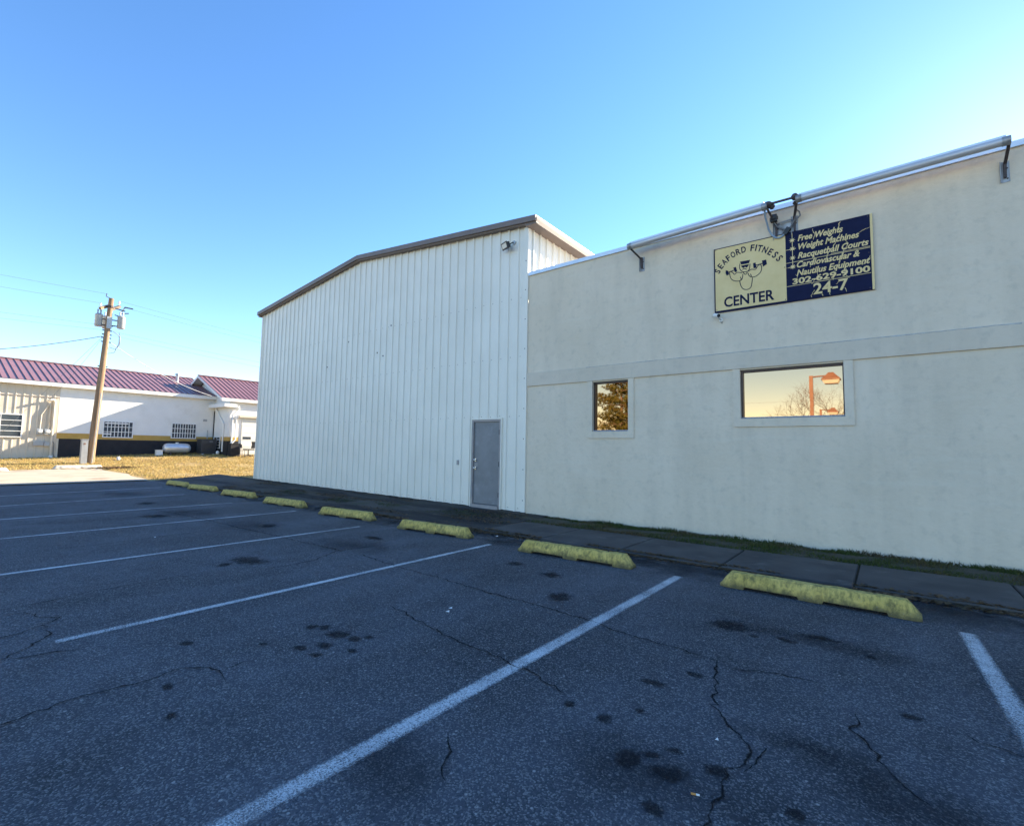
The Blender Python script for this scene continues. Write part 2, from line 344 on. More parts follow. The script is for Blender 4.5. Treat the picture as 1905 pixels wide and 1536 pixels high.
# pale concrete apron beyond the lot
b = MB(); n = 26
rows = []
for j in range(n + 1):
    x = -24.25 - 5.3 * j / n
    yr = 6.9 - 0.10 * j / n * 8 + 0.25 * mnoise.noise(Vector((x * 1.1, 0.5, 0)))
    rows.append([(x + (0.35 * mnoise.noise(Vector((0, yy * 0.7, 2))) if j == n else 0), yy, zt(x, yy) + 0.02) for yy in [-14 + (yr + 14) * i / 40 for i in range(41)]])
b.add([p for r_ in rows for p in r_], [(j * 41 + i, (j + 1) * 41 + i, (j + 1) * 41 + i + 1, j * 41 + i + 1) for j in range(n) for i in range(40)])
struct(b.build('driveway_apron', 'apron', origin=(0, 0, 0)))

# paved strip in front of the metal building, rising to its base
def zbase(x): return 0.075 + (0.185 - 0.075) * max(0, min(1.3, (-6.8 - x) / 13.9))
xs2 = [-24.3 + i * 0.3 for i in range(61)] + [-6.15]
ys2 = [6.95 + i * 0.164 for i in range(16)]
def zp(x, y):
    t = max(0, min(1, (y - 6.95) / 2.4))
    return 0.004 + t * (zbase(x) - 0.02) + 0.010 * mnoise.noise(Vector((x * 1.2, y * 2.5, 1))) * (1 if 7.1 < y < 9.2 else 0.2)
struct(grid_sheet(xs2, ys2, zp, 'pavement', 'old_asphalt'))

# sidewalk slabs and turf strip before the stucco building
side = MB().box(-6.2, 13, 6.98, 8.5, -0.2, 0.005).build('sidewalk', 'turf_soil', origin=(0, 0, 0)); struct(side)
jx = [-6.14, -4.79, -3.33, -1.84, -0.36, 1.13, 2.62, 4.1, 5.6, 7.1, 8.6, 10.1, 11.6, 13.0]
for i in range(len(jx) - 1):
    a, c = jx[i] + 0.012, jx[i + 1] - 0.012
    tilt = rnd.uniform(-0.006, 0.006); z0 = 0.034 + rnd.uniform(-0.004, 0.004); y0 = 7.0 + rnd.uniform(-0.02, 0.03); y1 = 8.44 + rnd.uniform(-0.03, 0.03); k = 0.012
    s = MB()
    s.add([(a, y0, -0.1), (c, y0, -0.1), (c, y1, -0.1), (a, y1, -0.1), (a, y0, z0 - k), (c, y0, z0 - k + tilt), (c, y1, z0 - k + tilt), (a, y1, z0 - k),
           (a + k, y0 + k, z0), (c - k, y0 + k, z0 + tilt), (c - k, y1 - k, z0 + tilt), (a + k, y1 - k, z0)],
          [(0, 1, 5, 4), (1, 2, 6, 5), (2, 3, 7, 6), (3, 0, 4, 7), (4, 5, 9, 8), (5, 6, 10, 9), (6, 7, 11, 10), (7, 4, 8, 11), (8, 9, 10, 11)])
    s.build('slab', 'slab', side)
xs3 = [-6.9 + i * 0.25 for i in range(81)]; ys3 = [8.40 + i * 0.12 for i in range(9)]
struct(grid_sheet(xs3, ys3, lambda x, y: 0.02 + 0.03 * math.sin(math.pi * (y - 8.4) / 0.96) + 0.012 * mnoise.noise(Vector((x * 3, y * 4, 0))), 'verge', 'turf_soil'))

def blades(pts, h0, h1, w, lean, seed):
    r_ = random.Random(seed); b = MB()
    V = []; F = []
    for x, y, z, k in pts:
        a = r_.uniform(0, 6.283); h = r_.uniform(h0, h1) * k; ww = w * r_.uniform(0.6, 1.3)
        lx, ly = r_.gauss(0, lean) * h, r_.gauss(0, lean) * h
        o = len(V); dx, dy = math.cos(a) * ww, math.sin(a) * ww
        V += [(x - dx, y - dy, z - 0.005), (x + dx, y + dy, z - 0.005), (x + lx, y + ly, z + h)]; F.append((o, o + 1, o + 2))
    return b.add(V, F)
pts = []
for i in range(26000):
    x = rnd.uniform(-6.9, 4.6); y = 8.40 + 0.96 * (rnd.random() ** 0.85)
    k = 0.55 + 0.75 * mnoise.noise(Vector((x * 1.6, y * 3, 5)))
    k *= 0.55 + 0.55 * (y - 8.4) / 0.96
    if x < -5.4: k *= 0.45
    if k < 0.22 and rnd.random() < 0.7: continue
    pts.append((x, y, 0.03, max(0.25, k)))
g = blades(pts, 0.05, 0.13, 0.009, 0.6, 1).build('weeds', 'green', origin=(0, 0, 0)); g['kind'] = 'stuff'; g['label'] = 'low green weeds along the foot of the cream wall'
pts = []
for i in range(46000):
    x = rnd.uniform(-36.0, -24.4); y = rnd.uniform(1.5, 18)
    if x > -29.7 + 0.3 * math.sin(y * 3) and y < 6.95 - 0.12 * (-24.3 - x): continue
    if mnoise.noise(Vector((x * 0.45, y * 0.6, 4))) < -0.28 and rnd.random() < 0.75: continue
    pts.append((x, y, zt(x, y), 1.0))
g = blades(pts, 0.03, 0.10, 0.018, 0.7, 2).build('dry_grass', 'dry', origin=(0, 0, 0)); g['kind'] = 'stuff'; g['label'] = 'short straw-coloured winter grass on the sunlit bank'
def litter(n, fn, seed, smin=0.008, smax=0.028):
    r_ = random.Random(seed); V = []; F = []
    for i in range(n):
        p = fn(r_)
        if p is None: continue
        x, y, z = p; s_ = r_.uniform(smin, smax); a = r_.uniform(0, 6.283)
        d1 = Vector((math.cos(a), math.sin(a), r_.uniform(-0.3, 0.5))) * s_; d2 = Vector((-math.sin(a), math.cos(a), r_.uniform(-0.3, 0.5))) * s_ * r_.uniform(0.3, 0.8)
        c = Vector((x, y, z + s_ * 0.45)); o = len(V)
        V += [c - d1, c + d2, c + d1, c - d2]; F.append((o, o + 1, o + 2, o + 3))
    return MB().add(V, F)
def lf(r_):
    x = r_.uniform(-20, 5); y = 6.98 + r_.gauss(0, 0.05 + 0.10 * abs(mnoise.noise(Vector((x * 0.9, 0, 7)))))
    if mnoise.noise(Vector((x * 0.8, 2, 1))) < -0.15: return None
    return x, y, 0.004 + (0.03 if y > 7.02 and x > -6.1 else 0)
g = litter(16000, lf, 3, 0.010, 0.034).build('leaf_litter', 'litter', origin=(0, 0, 0)); g['kind'] = 'stuff'; g['label'] = 'brown leaf litter gathered along the edge of the walk'
def lf2(r_):
    x = r_.uniform(-19, -6.3); y = r_.uniform(7.3, 9.2)
    if mnoise.noise(Vector((x * 0.5, y * 2.2, 11))) < 0.12: return None
    return x, y, zp(x, y)
g = litter(14000, lf2, 4, 0.008, 0.028).build('moss_and_leaves', 'litter', origin=(0, 0, 0)); g['kind'] = 'stuff'; g['label'] = 'moss and crumbled leaves on the pavement by the metal wall'
def lf3(r_):
    x = r_.uniform(-17, -6.3); y = 8.15 + 0.25 * math.sin(x * 0.6) + r_.gauss(0, 0.22)
    if mnoise.noise(Vector((x * 0.7, y * 1.2, 21))) < 0.0: return None
    return x, y, zp(x, min(9.3, y))
g = litter(6000, lf3, 5, 0.008, 0.022).build('moss', 'green', origin=(0, 0, 0)); g['kind'] = 'stuff'; g['label'] = 'dark green moss spreading over the pavement near the grey door'

# ---- painted lines, stains and cracks on the lot
def ribbon(pts, w, z, name, mat, jag=0.0, seed=0, step=0.12):
    r_ = random.Random(seed); P = []
    for i in range(len(pts) - 1):
        a, c = Vector(pts[i]), Vector(pts[i + 1]); m = max(1, int((c - a).length / step))
        for k in range(m): P.append(a.lerp(c, k / m))
    P.append(Vector(pts[-1]))
    if jag: P = [p + Vector((r_.gauss(0, jag), r_.gauss(0, jag))) for p in P]
    b = MB(); V = []; U = []; L = 0
    for i, p in enumerate(P):
        t = (P[min(i + 1, len(P) - 1)] - P[max(i - 1, 0)]).normalized(); nrm = Vector((-t.y, t.x))
        if i: L += (p - P[i - 1]).length
        ww = w
        if jag: ww *= min(1.0, 0.35 + min(i, len(P) - 1 - i) * 0.25) * r_.uniform(0.7, 1.25)
        for s_, u in ((-1, 0.0), (1, 1.0)):
            q = p + nrm * (s_ * ww / 2); V.append((q.x, q.y, z)); U.append((u, L))
    b.add(V, [(2 * i, 2 * i + 2, 2 * i + 3, 2 * i + 1) for i in range(len(P) - 1)], U)
    return b.build(name, mat, lot, uv=True)
lines = [((0.50, 5.95), (0.72, 0.6)), ((-2.12, 6.17), (-2.19, 0.2)), ((-5.17, 6.13), (-5.15, 0.90)), ((-8.19, 5.76), (-8.17, 0.7)), ((-11.19, 6.06), (-11.15, 0.8)),
         ((-13.9, 5.75), (-13.88, 0.8)), ((-17.2, 5.7), (-16.6, 0.8)), ((-20.4, 6.05), (-19.55, 0.8))]
for k, (a, c) in enumerate(lines): ribbon([a, c], 0.185 if k < 2 else 0.15, 0.006, 'parking_line', 'line', step=0.5)
def blob(x, y, rx, ry, ang, z, name, mat):
    b = MB(); V = [(x, y, z)]; U = [(0, 0)]; k = 1.5
    for i in range(20):
        a = 2 * math.pi * i / 20; px, py = math.cos(a) * rx * k, math.sin(a) * ry * k
        V.append((x + px * math.cos(ang) - py * math.sin(ang), y + px * math.sin(ang) + py * math.cos(ang), z)); U.append((math.cos(a) * k, math.sin(a) * k))
    b.add(V, [(0, 1 + i, 1 + (i + 1) % 20) for i in range(20)], U)
    return b.build(name, mat, lot, uv=True)
stains = [(-6.85, 3.08, .30, .17), (-6.83, 2.78, .07, .12), (-1.18, 4.78, .17, .15), (-2.8, 4.47, .13, .17), (-3.36, 5.17, .14, .12), (-4.37, 1.54, .06, .045), (-3.69, 1.2, .05, .03),
          (-3.29, 1.1, .045, .03), (-1.3, 3.27, .08, .045), (-1.11, 3.57, .06, .04), (-1.59, 2.67, .035, .035), (-1.22, 2.87, .03, .03), (-1.35, 2.66, .055, .05), (-1.09, 2.41, .06, .09), (-.89, 2.42, .09, .06),
          (-1.01, 2.51, .04, .03), (-.93, 2.62, .04, .03), (-.71, 2.59, .06, .05), (-.37, 2.51, .04, .04), (-3.95, 2.34, .06, .05), (-3.86, 2.41, .06, .05), (-3.64, 2.39, .11, .07), (-3.46, 2.42, .07, .05),
          (-3.4, 2.51, .05, .04), (-3.62, 2.05, .05, .035), (-3.52, 2.19, .08, .05), (-3.41, 2.06, .05, .035), (-3.28, 2.27, .05, .035), (-.5, 4.95, .16, .05), (-.72, 4.7, .07, .04), (-.95, 4.62, .04, .03), (.05, 3.85, .06, .04),
          (-.15, 4.75, .05, .03), (-3.9, 1.9, .04, .03), (-9.5, 4.6, .2, .14), (-12.4, 3.6, .3, .2), (-15.2, 4.2, .3, .2), (-4.05, 5.35, .1, .1), (-7.0, 5.2, .22, .1), (-.86, 2.15, .05, .04)]
for i, (x, y, rx, ry) in enumerate(stains): blob(x, y, rx * 1.15, ry * 1.15, rnd.uniform(-0.5, 0.5), 0.0045 + 0.00005 * i, 'oil_stain', 'oil')
grime = [(-1.0, 2.35, .55, .35), (-.45, 4.85, .75, .22), (.1, 2.9, .6, .3), (-.6, 6.7, 1.6, .3), (-3.6, 6.6, 1.7, .35), (-6.6, 6.75, 1.7, .35), (-9.5, 6.75, 1.6, .3), (-12.4, 6.8, 1.6, .3),
         (-15.5, 6.8, 1.6, .3), (2.6, 6.4, 1.7, .6), (-6.7, 4.6, 1.0, .5), (-9.7, 4.4, 1.0, .6), (-12.5, 4.2, 1.1, .7), (-18.5, 4.5, 1.2, .7), (-2.0, 1.6, .5, .3), (0.9, 4.6, .5, .8), (-.35, 3.1, .5, .14), (-10.0, 7.4, 2.0, .35)]
grime += [(x_, 6.62 + .1 * (k % 2), 1.3, .34) for k, x_ in enumerate([-20, -18.2, -16.2, -14.2, -12.2, -10.2, -8.3, -6.3, -4.6, -3.0, -1.6, .2, 1.6, 3.0])] + [(x_, 6.45, .6, .45) for x_ in (-2.15, -5.1, -8.1, -11.1, -14, .6, 1.6)]
for i, (x, y, rx, ry) in enumerate(grime): blob(x, y, rx, ry, rnd.uniform(-0.2, 0.2), 0.0030 + 0.00004 * i, 'grime_patch', 'grime')
cracks = [[(-1.12, 3.92), (-1.05, 3.91), (-.99, 3.61), (-.89, 3.21), (-.82, 3.12), (-.71, 2.99), (-.62, 2.89), (-.62, 2.74), (-.67, 2.58), (-.65, 2.38), (-.64, 2.1)],
          [(-.57, 2.93), (-.56, 2.78), (-.61, 2.68)], [(-.23, 3.7), (-.19, 3.57), (-.21, 3.46), (-.11, 3.33), (-.08, 3.19), (-.02, 3.08), (.1, 2.95)], [(-.99, 3.79), (-.69, 3.97), (-.4, 4.0)],
          [(-6.48, .3), (-6.48, .74), (-6.48, 1.04), (-6.59, 1.34), (-6.6, 1.7), (-6.59, 2.08), (-6.56, 2.39)],
          [(-6.34, .5), (-6.21, .87), (-5.98, .92), (-5.85, 1.03), (-5.79, .99), (-5.68, .9), (-5.4, .91), (-5.15, .74), (-5.01, .59), (-4.9, .4)], [(-5.51, .5), (-5.58, .75), (-5.68, .9)],
          [(-3.88, .3), (-3.9, .67), (-3.94, .86), (-3.87, 1.11), (-3.91, 1.31), (-3.85, 1.43), (-3.67, 1.51), (-3.48, 1.45)], [(-3.67, 1.51), (-3.7, 1.68)],
          [(-6.1, 4.3), (-5.17, 4.18), (-4.21, 4.15), (-3.46, 4.09), (-2.83, 4.09), (-2.16, 4.05), (-1.92, 3.97), (-1.12, 3.92)], [(-3.89, 3.13), (-3.0, 2.95), (-2.54, 2.91), (-2.03, 2.86), (-1.69, 2.76)],
          [(-6.2, 3.0), (-6.19, 3.35), (-6.22, 3.69), (-6.54, 4.2), (-6.4, 4.82)], [(-1.92, 1.97), (-1.77, 1.8), (-1.69, 1.69)], [(.3, 3.78), (.4, 3.75), (.6, 3.71)], [(-4.98, .59), (-4.9, .85), (-4.84, 1.01)],
          [(-9.6, 1.2), (-9.5, 2.2), (-9.7, 3.2), (-9.5, 4.4)], [(-12.8, 1.5), (-12.5, 2.8), (-12.7, 4.6)], [(-14, 3.9), (-11.6, 4.1), (-9.5, 4.15), (-7.9, 4.2), (-6.4, 4.25)]]
for i, c in enumerate(cracks): ribbon(c, 0.042, 0.0068 + 0.00005 * i, 'crack', 'crack', 0.012, i, 0.05)

# ================================================================== METAL BUILDING
XL, XR, XM = -20.68, -6.83, -13.8
ZL, ZR, ZM = 7.03, 7.10, 7.80
YB = 33.0
def ztop(x): return ZL + (ZM - ZL) * (x - XL) / (XM - XL) if x < XM else ZM + (ZR - ZM) * (x - XM) / (XR - XM)
mb = thing('metal_building', 'tall white ribbed metal building with low gable and grey door', 'building', ((XL + XR) / 2, D, 0.1))
DX0, DX1, DZ = -8.56, -7.59, 2.30
prof = [(0.0, 0.0), (0.055, 0.0), (0.070, -0.034), (0.114, -0.034), (0.131, 0.0), (0.200, 0.0), (0.206, -0.004), (0.214, -0.004), (0.220, 0.0)]
PITCH = (XR - 0.10 - XL - 0.06) / 45
for i in range(45):
    x0 = XL + 0.06 + i * PITCH; b = MB()
    xs_ = [(x0 + p[0] / 0.305 * PITCH, D + p[1]) for p in prof] + [(x0 + PITCH, D)]
    for dx in (DX0, DX1, XM):
        for k in range(len(xs_) - 1):
            if xs_[k][0] + 1e-4 < dx < xs_[k + 1][0] - 1e-4:
                t = (dx - xs_[k][0]) / (xs_[k + 1][0] - xs_[k][0]); xs_.insert(k + 1, (dx, xs_[k][1] + t * (xs_[k + 1][1] - xs_[k][1]))); break
    for k in range(len(xs_) - 1):
        (xa, ya), (xb, yb) = xs_[k], xs_[k + 1]; xm = (xa + xb) / 2
        lo = (DZ, DZ) if DX0 < xm < DX1 else (zbase(xa) + 0.004 * math.sin(xa * 9), zbase(xb) + 0.004 * math.sin(xb * 9))
        b.add([(xa, ya, lo[0]), (xb, yb, lo[1]), (xb, yb, ztop(xb) - 0.02), (xa, ya, ztop(xa) - 0.02)], [(0, 1, 2, 3)])
    b.build('wall_panel', 'panel', mb)
# side wall towards the stucco building: same sheets, running back
for i in range(34):
    y0 = D + 0.08 + i * 0.305; b = MB()
    q = [(XR - p[1], y0 + p[0]) for p in prof] + [(XR, y0 + 0.305)]
    for k in range(len(q) - 1):
        b.add([(q[k][0], q[k][1], 5.2), (q[k + 1][0], q[k + 1][1], 5.2), (q[k + 1][0], q[k + 1][1], ZR), (q[k][0], q[k][1], ZR)], [(0, 1, 2, 3)])
    b.build('wall_panel', 'panel', mb)
b = MB(); b.box(XL, XL + 0.05, D + 0.06, YB, 0.1, ZL); b.box(XR - 0.06, XR - 0.01, D + 10.46, YB, 0.1, ZR); b.box(XL, XR, YB - 0.05, YB, 0.1, ZL)
b.box(XR - 0.06, XR - 0.01, D + 0.06, D + 10.46, 0.1, ZR - 0.1)
b.prism([(XL, ZL), (XR, ZL), (XM, ZM)], 'y', YB - 0.06, YB - 0.01)
b.build('wall', 'panel', mb)
b = MB(); b.box(XL + 0.01, XR - 0.07, D + 0.05, D + 0.07, 0.02, 6.9); b.build('backing_wall', 'black', mb)
b = MB(); b.box(XR - 0.105, XR + 0.012, D - 0.040, D + 0.02, zbase(XR), ZR - 0.03); b.box(XR - 0.02, XR + 0.012, D + 0.02, D + 0.10, 5.6, ZR - 0.03); b.build('corner_trim', 'panel', mb)
b = MB(); b.box(XL - 0.012, XL + 0.085, D - 0.040, D + 0.10, zbase(XL), ZL - 0.03); b.build('corner_trim', 'panel', mb)
for (xa, za, xb, zb) in ((XL, ZL, XM, ZM), (XM, ZM, XR, ZR)):
    for s_ in (1,):
        r_ = MB(); e = 0.14 if xa == XL else 0.32
        x0, x1 = (xa - e, xb) if xa == XL else (xa, xb + e)
        z0, z1 = (za - e * (ZM - ZL) / (XM - XL), zb) if xa == XL else (za, zb - e * (ZM - ZR) / (XR - XM))
        r_.prism([(x0, z0 - 0.01), (x1, z1 - 0.01), (x1, z1 + 0.13), (x0, z0 + 0.13)], 'y', D - 0.20, D - 0.155)
        r_.prism([(x0, z0 - 0.045), (x1, z1 - 0.045), (x1, z1 + 0.004), (x0, z0 + 0.004)], 'y', D - 0.154, D - 0.055)
        o = r_.build('rake_trim', 'taupe', mb)
        MB().prism([(x0, z0 + 0.105), (x1, z1 + 0.105), (x1, z1 + 0.135), (x0, z0 + 0.135)], 'y', D - 0.154, YB + 0.1).build('roof', 'galv', mb)
b = MB(); b.prism([(XR + 0.0, ZR - 0.09), (XR + 0.31, ZR - 0.09), (XR + 0.335, ZR + 0.0), (XR + 0.32, ZR + 0.08), (XR + 0.0, ZR + 0.06)], 'y', D - 0.152, YB); b.build('gutter', 'taupe', mb)
b = MB(); b.prism([(XL, ZL - 0.09), (XL - 0.12, ZL - 0.09), (XL - 0.135, ZL + 0.0), (XL - 0.13, ZL + 0.08), (XL, ZL + 0.07)], 'y', D - 0.152, YB); b.build('gutter', 'taupe', mb)
# screws and a few old bolt holes
b = MB(); r_ = random.Random(5)
def dot(x, z, s_=0.011): b.sphere((x, D - 0.004, z), s_, 6, (1, 0.5, 1))
for z in (0.14, 2.37, 3.83, 5.30):
    for i in range(45):
        x = XL + 0.06 + (i + 0.62) * PITCH; zz = z + (zbase(x) - 0.075 if z < 1 else 0)
        if DX0 - 0.05 < x < DX1 + 0.05 and z < 2: continue
        dot(x, zz + r_.uniform(-0.01, 0.01), 0.0095)
for i in range(9):
    b.sphere((XR - 0.05, D - 0.042, 0.35 + i * 0.73), 0.013, 6, (1, 0.5, 1))
for x, z in ((-15.4, 4.95), (-14.35, 5.1), (-12.35, 5.36), (-12.1, 5.34), (-12.75, 4.55), (-12.45, 4.42), (-15.6, 4.35)): dot(x, z, 0.026)
o = b.build('screws', 'rust', mb); o['kind'] = 'stuff'
# door
dz0 = zbase(-8.1) - 0.01
door = MB().box(DX0 + 0.055, DX1 - 0.055, D + 0.012, D + 0.05, dz0 + 0.09, DZ - 0.055).build('door', 'door', mb)
fr = MB()
fr.prism([(DX0 + 0.0, dz0), (DX0 + 0.05, dz0), (DX0 + 0.05, DZ - 0.05), (DX1 - 0.05, DZ - 0.05), (DX1 - 0.05, dz0), (DX1, dz0), (DX1, DZ), (DX0, DZ)], 'y', D - 0.030, D + 0.05)
fr.build('door_frame', 'frame', door)
fr = MB(); fr.prism([(DX0 - 0.03, dz0), (DX0 - 0.002, dz0), (DX0 - 0.002, DZ + 0.004), (DX1 + 0.002, DZ + 0.004), (DX1 + 0.002, dz0), (DX1 + 0.03, dz0), (DX1 + 0.03, DZ + 0.035), (DX0 - 0.03, DZ + 0.035)], 'y', D - 0.042, D + 0.01)
fr.build('door_trim', 'panel', door)
MB().box(DX0 + 0.052, DX1 - 0.052, D - 0.06, D + 0.05, dz0 - 0.05, dz0 + 0.075).build('threshold', 'frame', door)
for z in (1.06, 1.27):
    k = MB(); k.tube([(DX0 + 0.12, D + 0.012, z), (DX0 + 0.12, D - 0.006, z)], 0.036, 14); k.tube([(DX0 + 0.12, D - 0.006, z), (DX0 + 0.12, D - 0.035, z), (DX0 + 0.12, D - 0.05, z)], [0.016, 0.022, 0.027], 12); k.sphere((DX0 + 0.12, D - 0.058, z), 0.027, 10, (1, 0.7, 1))
    smooth_angle(k.build('lock' if z > 1.2 else 'door_knob', 'steel', door))
MB().box(DX0 + 0.07, DX0 + 0.19, D + 0.006, D + 0.014, 1.10, 1.20).build('patch_plate', 'frame', door)
for z in (0.42, 1.18, 1.98):
    k = MB(); k.tube([(DX1 - 0.053, D - 0.022, z - 0.06), (DX1 - 0.053, D - 0.022, z + 0.06)], 0.013, 8); k.box(DX1 - 0.085, DX1 - 0.055, D + 0.004, D + 0.014, z - 0.055, z + 0.055); k.build('hinge', 'black', door)

# electrical cover and flood light on the metal wall
b = thing('outlet_cover', 'small grey weatherproof outlet cover on white wall left of the grey door', 'outlet', (-9.06, D, 1.12))
MB().box(-9.095, -9.025, D - 0.03, D - 0.002, 1.12, 1.25).build('cover', 'tank_grey', b); MB().box(-9.075, -9.045, D - 0.036, D - 0.0305, 1.135, 1.18).build('flap', 'frame', b); MB().box(-9.075, -9.045, D - 0.036, D - 0.0305, 1.19, 1.235).build('flap', 'frame', b)
fl = thing('flood_light', 'black flood light high on the white metal wall under the gable', 'flood light', (-7.38, D, 6.66))
MB().tube([(-7.28, D, 6.76), (-7.30, D - 0.05, 6.76), (-7.38, D - 0.10, 6.70)], 0.014, 8).build('arm', 'black', fl)
MB().tube([(-7.28, D + 0.002, 6.76), (-7.28, D - 0.03, 6.76)], 0.05, 12).build('mount', 'tank_grey', fl)
h = MB(); h.prism([(-0.115, -0.07), (0.115, -0.07), (0.115, 0.07), (-0.115, 0.07)], 'y', -0.03, 0.05); h.prism([(-0.13, -0.085), (0.13, -0.085), (0.13, 0.085), (-0.13, 0.085)], 'y', -0.052, -0.031)
rm = Matrix.Rotation(R(-20), 3, 'Z') @ Matrix.Rotation(R(22), 3, 'X'); h.v = [rm @ p + Vector((-7.42, D - 0.17, 6.66)) for p in h.v]; h.build('housing', 'black', fl)
h = MB(); h.prism([(-0.10, -0.055), (0.10, -0.055), (0.10, 0.055), (-0.10, 0.055)], 'y', -0.058, -0.0525); h.v = [rm @ p + Vector((-7.42, D - 0.17, 6.66)) for p in h.v]; h.build('lens', 'lens', fl)

# ================================================================== STUCCO BUILDING
tb = thing('stucco_building', 'long cream stucco building with two gold mirror windows and a parapet', 'building', (3, D, 0))
TX1 = 15.0
def ptop(x): return 5.85 + 0.009 * (x + 6.8)
holes = [(-5.045, -4.215, 1.97, 3.045), (-2.06, -0.515, 2.17, 3.045)]
b = MB(); xs_ = sorted({XR + 0.014, TX1} | {h_[0] for h_ in holes} | {h_[1] for h_ in holes}); zs_ = sorted({-0.1, 1.97, 2.17, 3.045, 6.2})
for i in range(len(xs_) - 1):
    for j in range(len(zs_) - 1):
        xm, zm = (xs_[i] + xs_[i + 1]) / 2, (zs_[j] + zs_[j + 1]) / 2
        if any(h_[0] < xm < h_[1] and h_[2] < zm < h_[3] for h_ in holes): continue
        top = lambda x: min(zs_[j + 1], ptop(x))
        b.add([(xs_[i], D, zs_[j]), (xs_[i + 1], D, zs_[j]), (xs_[i + 1], D, top(xs_[i + 1])), (xs_[i], D, top(xs_[i]))], [(0, 1, 2, 3)])
for x0, x1, z0, z1 in holes:
    y1 = D + 0.14
    b.add([(x0, D, z0), (x1, D, z0), (x1, D, z1), (x0, D, z1), (x0, y1, z0), (x1, y1, z0), (x1, y1, z1), (x0, y1, z1)], [(0, 4, 5, 1), (1, 5, 6, 2), (2, 6, 7, 3), (3, 7, 4, 0)])
b.add([(XR + 0.014, D + 0.25, 5.3), (TX1, D + 0.25, 5.3), (TX1, D + 0.25, ptop(TX1)), (XR + 0.014, D + 0.25, ptop(XR))], [(3, 2, 1, 0)])
b.add([(TX1, D, -0.1), (TX1, 34, -0.1), (TX1, 34, 5.9), (TX1, D, ptop(TX1))], [(0, 1, 2, 3)])
b.add([(XR, 34, -0.1), (TX1, 34, -0.1), (TX1, 34, 5.9), (XR, 34, 5.9)], [(3, 2, 1, 0)])
b.build('wall', 'stucco', tb)
MB().box(XR + 0.1, TX1 - 0.02, D + 0.26, 33.9, 5.2, 5.3).build('roof', 'galv', tb)
b = MB()
V = []
for x in (XR + 0.02, TX1): V += [(x, D - 0.035, ptop(x) - 0.055), (x, D + 0.27, ptop(x) - 0.055), (x, D + 0.27, ptop(x) + 0.03), (x, D - 0.035, ptop(x) + 0.03)]
b.add(V, [(0, 1, 2, 3), (7, 6, 5, 4), (0, 4, 5, 1), (1, 5, 6, 2), (2, 6, 7, 3), (3, 7, 4, 0)]); b.build('parapet_cap', 'cap', tb)
# projecting band, broken at the windows only by their surrounds
b = MB(); b.prism([(D + 0.01, 3.072), (D - 0.032, 3.072), (D - 0.032, 3.385), (D - 0.004, 3.40), (D + 0.01, 3.40)], 'x', XR + 0.016, TX1 - 0.01); b.build('band', 'band', tb)
r_ = random.Random(9); V = []; F = []; x = -5.2
while x < 1.5:
    w = 0.004 + 0.010 * max(0, mnoise.noise(Vector((x * 2.2, 0, 0)))) + (0.004 if x > -3.2 else 0)
    V += [(x, D - 0.0345, 3.383 - w + r_.uniform(-.003, .003)), (x, D - 0.0345, 3.3835)]; x += 0.05
b = MB().add(V, [(2 * i, 2 * i + 2, 2 * i + 3, 2 * i + 1) for i in range(len(V) // 2 - 1)]); b.build('band_crack', 'plate', tb)
for k, (x0, x1, z0, z1) in enumerate(holes):
    w = MB(); wo_, pr = 0.125, 0.024
    w.prism([(x0 - wo_, z0 - 0.145), (x1 + wo_, z0 - 0.145), (x1 + wo_, 3.070), (x1, 3.070), (x1, z0), (x0, z0), (x0, 3.070), (x0 - wo_, 3.070)], 'y', D - pr, D + 0.005)
    win = w.build('window', 'stucco', tb)
    f_ = MB(); t = 0.035
    f_.box(x0 + 0.001, x0 + t, D + 0.05, D + 0.12, z0 + 0.001, z1 - 0.001); f_.box(x1 - t * 0.6, x1 - 0.001, D + 0.05, D + 0.12, z0 + 0.001, z1 - 0.001)
    f_.box(x0 + t, x1 - t * 0.6, D + 0.051, D + 0.12, z1 - t, z1 - 0.001); f_.box(x0 + t, x1 - t * 0.6, D + 0.051, D + 0.12, z0 + 0.001, z0 + t * 0.7)
    f_.build('window_frame', 'bronze', win)
    MB().add([(x0 + 0.01, D + 0.10, z0 + 0.01), (x1 - 0.01, D + 0.10, z0 + 0.01), (x1 - 0.01, D + 0.10, z1 - 0.01), (x0 + 0.01, D + 0.10, z1 - 0.01)], [(0, 1, 2, 3)]).build('pane', 'glass', win)
    MB().add([(x0, D - pr, z0 + 0.004), (x1, D - pr, z0 + 0.004), (x1, D + 0.06, z0 + 0.03), (x0, D + 0.06, z0 + 0.03)], [(0, 1, 2, 3)]).build('sill', 'cap', win)

